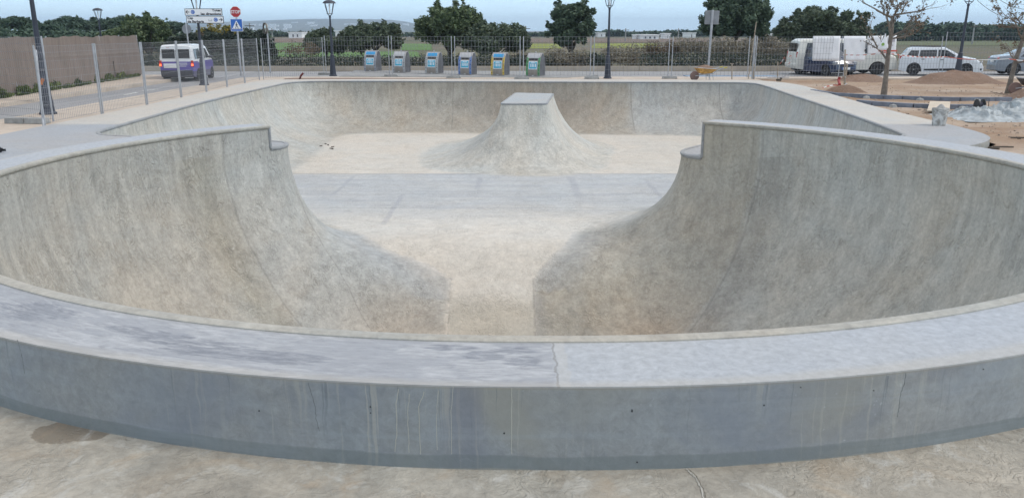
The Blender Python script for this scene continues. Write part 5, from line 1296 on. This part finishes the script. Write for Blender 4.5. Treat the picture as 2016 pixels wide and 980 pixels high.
# stakes
for lb, a, b, r in (('T topped pale stake right of the wheelbarrow', at(1441,158,38.9), at(1441,126,38.9), .028), ('short wooden stake right of the leaning fence joint', at(1483,158,39.0), at(1485,127,39.0), .028), ('thin brown stake holding crumpled tape', at(1531,158,38.6), at(1531,122,38.6), .025),
        ('tall pale stake beside the fence joint at the banners', at(1662,166,36.3), at(1664,98,36.3), .032)):
    m = MB(); m.tube([a, b], r, 6)
    if 'T topped' in lb: m.box(b, (.16,.04,.04))
    tag(m.build('stake', M_wood), lb, 'stake', 'wooden stakes on the building site')
pl_ = MB(); pl_.tube([at(1663,168,36.1), at(1668,128,36.0), at(1662,122,36.1)], .035, 6); tag(pl_.build('wrapped_stake', M_wood), 'pale crooked stake wrapped in tape at the banners', 'stake')
hf = thing('tool_heap', 'small heap of tools and a metal bracket on the dirt beside the thin stake', 'tools', g(1533,160,-.03)); MB().box((0,0,.05), (.22,.12,.1)).box((.1,.02,.12), (.1,.1,.08)).build('tool_head', M_barkd, hf, smooth=False, bevel=.02); MB().tube([(-.5,.1,.16), (.5,.1,.16)], .02, 6).tube([(.0,0,.05), (.45,.0,.38)], .02, 6).build('handle', M_galv, hf)
rp = MB(); rp.tube([g(590,157,-.02), at(592,150,38.3), at(597,144,38.3)], .045, 8); tag(rp.build('pipe_stub', simple('red brown pipe', (.16,.035,.03), .6)), 'dark red pipe stub sticking out of the soil behind the bowl', 'pipe')
rp = MB(); rp.tube([g(1653,167,-.02), at(1651,158,36.0), at(1653,152,36.0)], .06, 8); tag(rp.build('pipe_stub', simple('red pipe', (.30,.04,.035), .6)), 'short red pipe stub in the small dirt heap', 'pipe')
# wheelbarrows
def wheelbarrow(label, loc, rz, paint, full=True, s=1.0):
    t = thing('wheelbarrow', label, 'wheelbarrow', loc, rz); t.scale = (s,)*3; M = Matrix.Rotation(PI/2, 3, 'X')
    MB().lathe([(.12,-.05), (.19,-.05), (.215,-.02), (.215,.02), (.19,.05), (.12,.05)], 24, (-.52,0,.215), M).build('wheel', simple('dusty tyre', (.20,.13,.11), .9), t)
    MB().lathe([(0,-.03), (.125,-.035), (.125,.035), (0,.03)], 18, (-.52,0,.215), M).build('wheel_disc', simple('dusty hub', (.27,.19,.16), .8), t)
    v = []; rings = [(-.12,.22,.30,.20), (-.44,.40,.62,.32)]
    A = [(-.30,-.16,.34), (.16,-.16,.30), (.16,.16,.30), (-.30,.16,.34)]; B = [(-.48,-.31,.60), (.46,-.31,.53), (.46,.31,.53), (-.48,.31,.60)]
    tr = MB().add(A+B, [(3,2,1,0), (0,1,5,4), (1,2,6,5), (2,3,7,6), (3,0,4,7)]).build('tray', paint, t, smooth=False); so = tr.modifiers.new('s', 'SOLIDIFY'); so.thickness = .012; so.offset = 0
    rim_ = MB(); C_ = [Vector(b) for b in B]
    for i in range(4): rim_.tube([C_[i], C_[(i+1) % 4]], .014, 6)
    rim_.build('tray_rim', M_galv, t)
    if full:
        h = []; 
        for i in range(13):
            for j in range(9):
                u, w = i/12, j/8; p = C_[0].lerp(C_[1], u).lerp(C_[3].lerp(C_[2], u), w); e = math.sin(u*PI)*math.sin(w*PI); h.append((p.x*.97, p.y*.97, p.z-.02+.17*e**.8+rng.uniform(-.01,.01)))
        link_mesh('soil_load', h, [(i*9+j, (i+1)*9+j, (i+1)*9+j+1, i*9+j+1) for i in range(12) for j in range(8)], M_soil, t)
    for s_ in (-1, 1):
        fr = MB().tube([(-.52,s_*.10,.215), (-.20,s_*.18,.28), (.30,s_*.24,.34), (.62,s_*.28,.56), (.86,s_*.29,.60)], .017, 7); fr.build('handle_tube', M_galv, t)
        MB().tube([(.76,s_*.288,.583), (.92,s_*.29,.612)], .024, 8).build('grip', simple('yellow grip', (.5,.42,.05), .6), t)
        MB().tube([(.10,s_*.2,.31), (.12,s_*.21,.02), (.32,s_*.22,.02), (.26,s_*.22,.34)], .014, 6).build('leg', M_galv, t)
    return t
wb = g(1388,159,.01); M_or = simple('worn orange paint', (.50,.27,.07), .6, 0, .5, 6)
wheelbarrow('orange wheelbarrow full of soil standing behind the bowl', (wb.x+.05, wb.y+.2, 0), R(6), M_or, True, .98)
wb2 = g(2018,186); wheelbarrow('dark wheelbarrow cut by the right edge of the picture', (wb2.x+.45, wb2.y+.4, -.04), R(-20), simple('dark tray', (.06,.05,.05), .7), False, 1.0)
# dirt mounds
from mathutils import noise as mn
def mound(label, px, py, rx, ry, h, seed, mat=None):
    p = g(px, py, -.05); q = random.Random(seed); v = []; f = []; nr, na = 26, 72; ph = [q.uniform(0, 6) for _ in range(8)]
    for i in range(nr+1):
        for j in range(na):
            r = i/nr; a = 2*PI*j/na; k = 1+.10*math.sin(2*a+ph[0])+.07*math.sin(5*a+ph[1]); lump = mn.noise(Vector((r*rx*math.cos(a)*2.2+seed, r*ry*math.sin(a)*2.2, 0)))*.22+mn.noise(Vector((r*rx*math.cos(a)*6+seed, r*ry*math.sin(a)*6, 3)))*.10; z = h*((.5+.5*math.cos(PI*min(1, r**1.25)))*(1+lump*.5)+lump*.35*(1-r)*r*2)*(1+.12*math.sin(3*a+ph[2])*r)+q.uniform(-.012,.012)*(1-r)
            v.append((r*rx*k*math.cos(a), r*ry*k*math.sin(a), z-.03*r))
    for i in range(nr):
        for j in range(na): f.append((i*na+j, (i+1)*na+j, (i+1)*na+(j+1) % na, i*na+(j+1) % na))
    o = link_mesh('dirt_mound', v, f, mat or M_soil); o.location = p; return tag(o, label, 'dirt mound', 'soil heaps on the building site')
mound('largest brown soil heap in front of the parked white car', 1885, 163, 2.4, 1.5, .52, 1)
mound('low soil heap right of the banner stakes', 1698, 159, 1.7, 1.1, .30, 2)
mound('small dark soil heap beside the end of the bowl deck', 1660, 182, .95, .55, .26, 3)
mound('brown soil heap under the dark wheelbarrow at the right edge', 2030, 194, 1.0, .9, .35, 4)
# border kerbs in the dirt
M_kb = simple('blue grey border block', (.17,.19,.23), .85, 0, .25, 4, .3)
def border(label, pts, w=.20, h=.13):
    P = resample(np.array([(g(px, py, 0).x, g(px, py, 0).y) for px, py in pts]), .5, False); t = thing('border_kerb', label, 'kerb', (P[0][0], P[0][1], 0), 0, 'low border kerbs in the dirt'); o0 = np.array(P[0]); bl_ = MB()
    for a, b in zip(P[:-1], P[1:]):
        d = b-a; an = math.atan2(d[1], d[0]); c = (a+b)/2-o0; bl_.box((c[0], c[1], h/2-.06), (np.linalg.norm(d)-.012, w, h), Matrix.Rotation(an, 3, 'Z'))
    bl_.build('kerb_blocks', M_kb, t, smooth=False)
    for a in P[2:-1:3]: MB().lathe([(.13,0), (.10,.07), (0,.10)], 9, (a[0]-o0[0]+rng.uniform(-.1,.1), a[1]-o0[1]-.13, -.06)).build('mortar_blob', M_block, t)
    return t
border('upper blue grey border kerb passing behind the foot of the bag tree', [(1600,180), (1640,186.5), (1720,191), (1800,194), (1880,196), (1990,196)])
border('lower blue grey border kerb running behind the plywood board', [(1690,201), (1730,205), (1790,208.5), (1850,210.5), (1925,210.5)])
# board, bucket, spool, tarp
bd = MB(); q = [g(1825,219,.02), g(1869,219,.02), g(1871,202,.12), g(1831,201,.12)]; bd.add([p_ for p_ in q]+[p_+Vector((0,0,.025)) for p_ in q], [(3,2,1,0), (4,5,6,7), (0,1,5,4), (1,2,6,5), (2,3,7,6), (3,0,4,7)])
tag(bd.build('plywood_board', simple('pale plywood', (.55,.47,.37), .8, 0, .12, 3), None, smooth=False), 'pale plywood board lying over the lower border kerb behind the bucket', 'board')
bp_ = g(1848,247,.05); bu = thing('bucket', 'white plastic bucket caked with mortar standing on the edge of the deck', 'bucket', bp_); t = NT('mortar stained plastic'); n_ = t.noise(t.obj(), 5, 7, .7, .8); t.color(t.mix(t.mapr(n_, .42, .56), (.60,.60,.58), (.27,.26,.24))); t.bump(n_, .8, .02)
MB().lathe([(.145,0), (.175,.34), (.19,.34), (.19,.40), (.178,.405), (.165,.34), (.14,.05), (0,.05)], 24).build('pail', t.m, bu)
MB().tube([(.19*math.cos(a), .19*math.sin(a)*.2-.17, .37-.12*math.sin(a)) for a in np.linspace(0, PI, 12)], .006, 5).build('handle', M_galv, bu)
v = MB(); v.lathe([(0,.50), (.04,.48), (.09,.42), (.165,.38)], 14); v.build('rag_inside', M_block, bu)
sp_ = g(1927,220,-.03); cs = thing('cable_spool', 'small black cable spool standing beside the grey tarpaulin heap', 'cable spool', sp_, R(-4)); cs.scale = (.85,)*3; M = Matrix.Rotation(PI/2, 3, 'Y')
for s in (-1, 1): MB().lathe([(.0,-.012), (.21,-.012), (.21,.012), (0,.012)], 24, (s*.10,0,.21), M).build('flange', M_black, cs)
MB().lathe([(.10,-.1), (.12,-.05), (.12,.05), (.10,.1)], 18, (0,0,.21), M).build('cable_wrap', simple('dark cable', (.05,.05,.07), .6), cs)
MB().tube([(.11,0,.40), (.25,-.05,.44), (.27,-.05,.05)], .010, 5).build('frame', M_black, cs)
ta = g(1905,236); tb = g(2060,238); tf = []; v = []; n1, n2 = 110, 60; x0, x1 = ta.x, tb.x+.6; y0, y1 = ta.y-.1, ta.y+2.1
for i in range(n1+1):
    for j in range(n2+1):
        u, w = i/n1, j/n2; x = x0+(x1-x0)*u; y = y0+(y1-y0)*w
        ed = min(1, 4*u)*min(1, 3.5*w)*min(1, 3.5*(1-w)); ed = ed*ed*(3-2*ed); base = .10+.18*math.exp(-((u-.22)/.12)**2)*math.exp(-((w-.45)/.35)**2)+.52*min(1, max(0, (u-.42)/.4))*math.exp(-((w-.6)/.33)**2)
        p = Vector((x*1.5, y*1.5, 0)); r = abs(mn.noise(p*1.6+Vector((3,1,0)))); r2 = abs(mn.noise(p*3.6)); r3 = abs(mn.noise(p*8))
        z = (base*.62*(1-.9*r)+.15*(.35-r)+.16*(.3-r2)+.10*(.3-r3)+.05*(.3-abs(mn.noise(Vector((x*9+3*r2, y*4, 0))))))*ed-.05+.05*ed
        v.append((x+.18*mn.noise(p*2+Vector((9,0,0))), y+.22*mn.noise(p*1.3+Vector((0,7,0))), z))
for i in range(n1):
    for j in range(n2): a = i*(n2+1)+j; tf.append((a, a+n2+1, a+n2+2, a+1))
tag(link_mesh('tarpaulin', v, tf, simple('pale grey blue tarpaulin', (.34,.37,.38), .55, 0, .4, 4)), 'crumpled heap of pale grey blue tarpaulin on the dirt at the right', 'tarpaulin')
# loose things on the dirt
for lb, pts, r in (('thin dark stick on the dirt right of the deck corner', [(1955,289), (1995,289.5)], .018), ('short dark stick touching the round deck corner', [(1945,291), (1968,292.5)], .025), ('rusty bar at the right picture edge', [(1990,271), (2025,271.5)], .018), ('thin black cable by the spool', [(1897,219), (1915,220), (1930,219)], .009), ('black cable behind the leaning young tree', [(1950,181), (1975,186), (2010,188)], .009), ('dark twig at the lower right dirt edge', [(1965,297), (2003,306)], .010)):
    m = MB(); m.tube([g(px, py, -.02) for px, py in pts], r, 6); tag(m.build('stick' if 'cable' not in lb else 'cable', M_barkd), lb, 'stick' if 'cable' not in lb else 'cable')
peb = MB()
for i in range(1100):
    px, py = rng.uniform(1560, 2016), rng.uniform(165, 330); p = g(px, py, -.045)
    if p.x < 10.9 and p.y > 15 or p.y < 14: continue
    if pip(np.array([[p.x, p.y]]), DECK)[0]: continue
    s = rng.uniform(.012, .045)*(1.8 if rng.random() < .06 else 1); peb.box(p, (s*1.5, s, s*.8), Matrix.Rotation(rng.uniform(0, 3), 3, 'Z'), .6)
tag(peb.build('rubble', simple('rubble', (.36,.28,.22), .95, 0, .3, 20), None, smooth=False), 'small stones scattered over the dirt', 'rubble', kind='stuff')
lf = MB()
for px, py in ((632,287), (641,283), (655,289), (652,292), (646,285), (655,293)):
    p = Vector((g(px, py, -1.6).x, g(px, py, -1.6).y)); z = float(bowl_z(np.array([[p.x, p.y]]))[0][0]); 
    for _ in range(4):
        q = g(px, py, z+.02); z = float(bowl_z(np.array([[q.x, q.y]]))[0][0])
    lf.box((q.x, q.y, z+.02), (rng.uniform(.08,.16), .05, .02), Matrix.Rotation(rng.uniform(0, 3), 3, 'Z'))
tag(lf.build('dead_leaves', M_barkd, None, smooth=False), 'few dark dead leaves on the left slope of the bowl', 'leaves', kind='stuff')
gl = thing('work_glove', 'small black object cut by the left picture edge on the deck', 'glove', g(-4,299,.06)); MB().lathe([(.0,.10), (.05,.09), (.08,.05), (.07,0)], 10).box((.08,.02,.03), (.1,.03,.04)).box((.07,-.04,.06), (.09,.03,.03)).build('fabric', M_black, gl)

# ------------------------------------------------------------------ far country: houses, poles, hill, haze
M_hw = simple('white render', (.82,.82,.81), .8, 0, .06); M_hwin = simple('dark opening', (.08,.08,.09), .6)
def house(label, pxa, pxb, topy, Y, depth=8, flatr=True, group='white houses in the far fields', wins=2):
    a = at(pxa, topy, Y); b = at(pxb, topy, Y); w = b.x-a.x; h = a.z+.14; t = thing('house', label, 'house', (a.x, Y, -.14), 0, group)
    MB().box((w/2, depth/2, h/2), (w, depth, h)).build('wall', M_hw, t, smooth=False)
    MB().box((w/2, depth/2, h+.1), (w+.5, depth+.5, .25)).build('roof', M_hw if flatr else M_sgrey, t, smooth=False)
    for k in range(wins): MB().box((w*(k+1)/(wins+1), -.03, h*.45), (w*.09, .1, h*.5)).build('window', M_hwin, t, smooth=False)
    return t
house('long white house with dark openings beyond the scrub', 1262, 1298, 70, 240, 10, wins=3); house('small white house right of the long white one', 1310, 1320, 67.5, 250, 8, wins=1); house('white chimney like hut left of the long white house', 1248, 1252, 70, 245, 3, wins=0)
house('white roofed house among the pines right of centre', 1354, 1370, 66, 300, 9, wins=1); house('white house behind the wood right of the tree', 1508, 1520, 67.5, 290, 9, wins=1)
house('white farm building left of the short street lamp', 568, 594, 65, 280, 10, wins=2); house('low white greenhouse left of the large round tree', 786, 838, 67.5, 330, 14, wins=0); house('pale house behind the carob tree', 1177, 1192, 66, 320, 9, wins=1)
house('white villa on the wood edge at the far right', 1948, 1968, 50, 260, 10, wins=2); house('second white villa in the wood at the far right', 1978, 2000, 53, 262, 10, wins=2); house('tiny white house between lamp and olive tree', 660, 672, 62, 300, 8, wins=1); house('small white house left of the greenhouse', 672, 684, 67, 310, 8, wins=1)
for px, ty, Y, lb in ((1035,52,150,'utility pole left of the carob tree'), (1232,56,200,'utility pole between the middle lamp and the long white house'), (1336,56,210,'utility pole right of the small white house'), (716,43,220,'utility pole with crossarm above the olive tree'), (1919,48,150,'utility pole in front of the right pine wood'), (491,46,140,'utility pole right of the stop sign'), (535,56,150,'utility pole in the brown field')):
    p = at(px, ty, Y); t = thing('utility_pole', lb, 'utility pole', (p.x, Y, -.14), 0, 'distant utility poles'); MB().tube([(0,0,0), (0,0,p.z+.14)], [.16,.10], 6).build('pole', M_block, t); MB().box((0,-.12,p.z-.3), (1.6,.12,.12)).build('crossarm', M_barkd, t, smooth=False)
def hill(name, prof_, Y0, Y1, mat, seed, label=None):
    q = random.Random(seed); v = []; f = []; xs_ = np.linspace(prof_[0][0], prof_[-1][0], 260); nr = 16
    for i, px in enumerate(xs_):
        py = np.interp(px, [a for a, _ in prof_], [b for _, b in prof_]); tp = at(px, py, Y1)
        for j in range(nr+1):
            u = j/nr; Y = Y0+(Y1-Y0)*u; x = tp.x*Y/Y1
            z = -.5+max(0, tp.z+.5)*(u**1.25)*(1+.10*math.sin(i*.21+j*.6)*math.sin(u*PI))+mn.noise(Vector((x*.004, Y*.004, 0)))*9*u*(1-.6*u); v.append((x, Y, z))
    m_ = nr+1
    for i in range(len(xs_)-1):
        for j in range(nr): a = i*m_+j; f.append((a, a+m_, a+m_+1, a+1))
    return tag(link_mesh(name, v, f, mat), kind='structure')
t = NT('scrubby limestone hill'); n_ = t.noise(t.pos(), .012, 8, .7, .5); n2_ = t.noise(t.pos(), .05, 4, .7); c = t.mix(t.mapr(n_, .38, .62), (.05,.065,.035), (.15,.14,.11)); c = t.mix(t.mapr(n2_, .6, .75, 0, .5), c, (.30,.28,.25)); t.color(c); t.rough(1)
hp = [(40,60), (250,55), (340,50), (400,46), (440,43), (520,41.5), (560,40), (620,38.5), (690,37.2), (740,38), (775,40), (800,43.5), (822,48), (840,54), (880,58), (930,61.2)]
hill('hill', hp, 2600, 3900, t.m, 3)
for i in range(34):
    px = rng.uniform(480, 815); py = rng.uniform(47, 59) if px > 560 else rng.uniform(50, 60); u = (61.3-py)/(61.3-float(np.interp(px, [a for a, _ in hp], [b for _, b in hp]))); Y = 2600+1300*min(.97, max(.08, u)**(1/1.25)); p = at(px, py, Y)
    if i == 0:
        hh0 = thing('hillside_house', 'tiny white house on the slope of the far hill', 'house', p, 0, 'tiny white houses on the far hill'); MB().box((0,0,2), (13,11,11)).build('wall', M_hw, hh0, smooth=False); MB().box((0,0,7.8), (14,12,.7)).build('roof', M_hw, hh0, smooth=False)
    else: h_ = copy_tree(hh0); h_.location = p; k = rng.uniform(.5, 1.5); h_.scale = (k*1.4, 1, k*.8)
hz = MB().box((0,2480,35.5), (5600,5100,75)).build('haze', None, None, smooth=False); tag(hz, kind='stuff')
hm = bpy.data.materials.new('haze air'); hm.use_nodes = True; nt = hm.node_tree; nt.nodes.clear(); vo = nt.nodes.new('ShaderNodeVolumePrincipled'); ou = nt.nodes.new('ShaderNodeOutputMaterial'); vo.inputs['Density'].default_value = HAZE = 2.6e-4; vo.inputs['Color'].default_value = (.66,.82,1,1); vo.inputs['Anisotropy'].default_value = .2; nt.links.new(vo.outputs[0], ou.inputs['Volume']); hz.data.materials.append(hm)
# overhead wire at the upper right
m = MB(); 
for a, b, s in (((1905,-20), (2030,38), 1.0), ((1945,-20), (2030,20), .5)):
    A, B = at(*a, 45), at(*b, 41); m.tube([A.lerp(B, k/12)-Vector((0,0,s*4*(k/12)*(1-k/12)*.5)) for k in range(13)], .012, 4)
tag(m.build('overhead_wire', M_barkd), 'thin sagging overhead wires at the upper right', 'wire')

# ------------------------------------------------------------------ light
SUN_EL, SUN_AZ = R(50), R(100)      # azimuth clockwise from +Y
w = bpy.data.worlds.new('World'); sc.world = w; w.use_nodes = True; nt = w.node_tree; bgn = nt.nodes['Background']
sky = nt.nodes.new('ShaderNodeTexSky'); sky.sky_type = 'NISHITA'; sky.sun_disc = False; sky.sun_elevation = SUN_EL; sky.sun_rotation = SUN_AZ; sky.air_density = 1.0; sky.dust_density = .4; sky.ozone_density = 1.5
# thin bright high cloud over the clear-sky model: pale blue low down, whiter overhead
def wn(typ, **k):
    n = nt.nodes.new(typ)
    for q, v_ in k.items(): setattr(n, q, v_)
    return n
tc = wn('ShaderNodeTexCoord'); sx = wn('ShaderNodeSeparateXYZ'); nt.links.new(tc.outputs['Generated'], sx.inputs[0])
mr = wn('ShaderNodeMapRange', interpolation_type='SMOOTHSTEP'); nt.links.new(sx.outputs[2], mr.inputs[0]); mr.inputs[1].default_value = .05; mr.inputs[2].default_value = .55
nz_ = wn('ShaderNodeTexNoise'); nz_.inputs['Scale'].default_value = 2.0; nz_.inputs['Detail'].default_value = 4; nt.links.new(tc.outputs['Generated'], nz_.inputs['Vector'])
mg = wn('ShaderNodeMix', data_type='RGBA'); nt.links.new(mr.outputs[0], mg.inputs[0]); mg.inputs[6].default_value = (2.85, 4.15, 5.35, 1); mg.inputs[7].default_value = (3.95, 3.97, 4.05, 1)
mc = wn('ShaderNodeMapRange'); nt.links.new(nz_.outputs[0], mc.inputs[0]); mc.inputs[1].default_value = .3; mc.inputs[2].default_value = .7; mc.inputs[3].default_value = .88; mc.inputs[4].default_value = .80
mm_ = wn('ShaderNodeMix', data_type='RGBA'); nt.links.new(mc.outputs[0], mm_.inputs[0]); nt.links.new(sky.outputs[0], mm_.inputs[6]); nt.links.new(mg.outputs[2], mm_.inputs[7])
nt.links.new(mm_.outputs[2], bgn.inputs['Color']); bgn.inputs['Strength'].default_value = .10
sl_ = bpy.data.lights.new('sun', 'SUN'); so_ = bpy.data.objects.new('sun', sl_); COL.objects.link(so_); sl_.energy = .65; sl_.angle = R(16); sl_.color = (1,.95,.88)
sd = Vector((math.sin(SUN_AZ)*math.cos(SUN_EL), math.cos(SUN_AZ)*math.cos(SUN_EL), math.sin(SUN_EL))); so_.rotation_euler = sd.to_track_quat('Z', 'Y').to_euler()
sc.view_settings.view_transform = 'Standard'; sc.view_settings.look = 'None'; sc.view_settings.gamma = 1; sc.view_settings.use_curve_mapping = False; sc.view_settings.exposure = 1.35
sc.cycles.volume_bounces = 0; sc.cycles.max_bounces = 4; sc.cycles.use_adaptive_sampling = True; sc.cycles.adaptive_threshold = .015
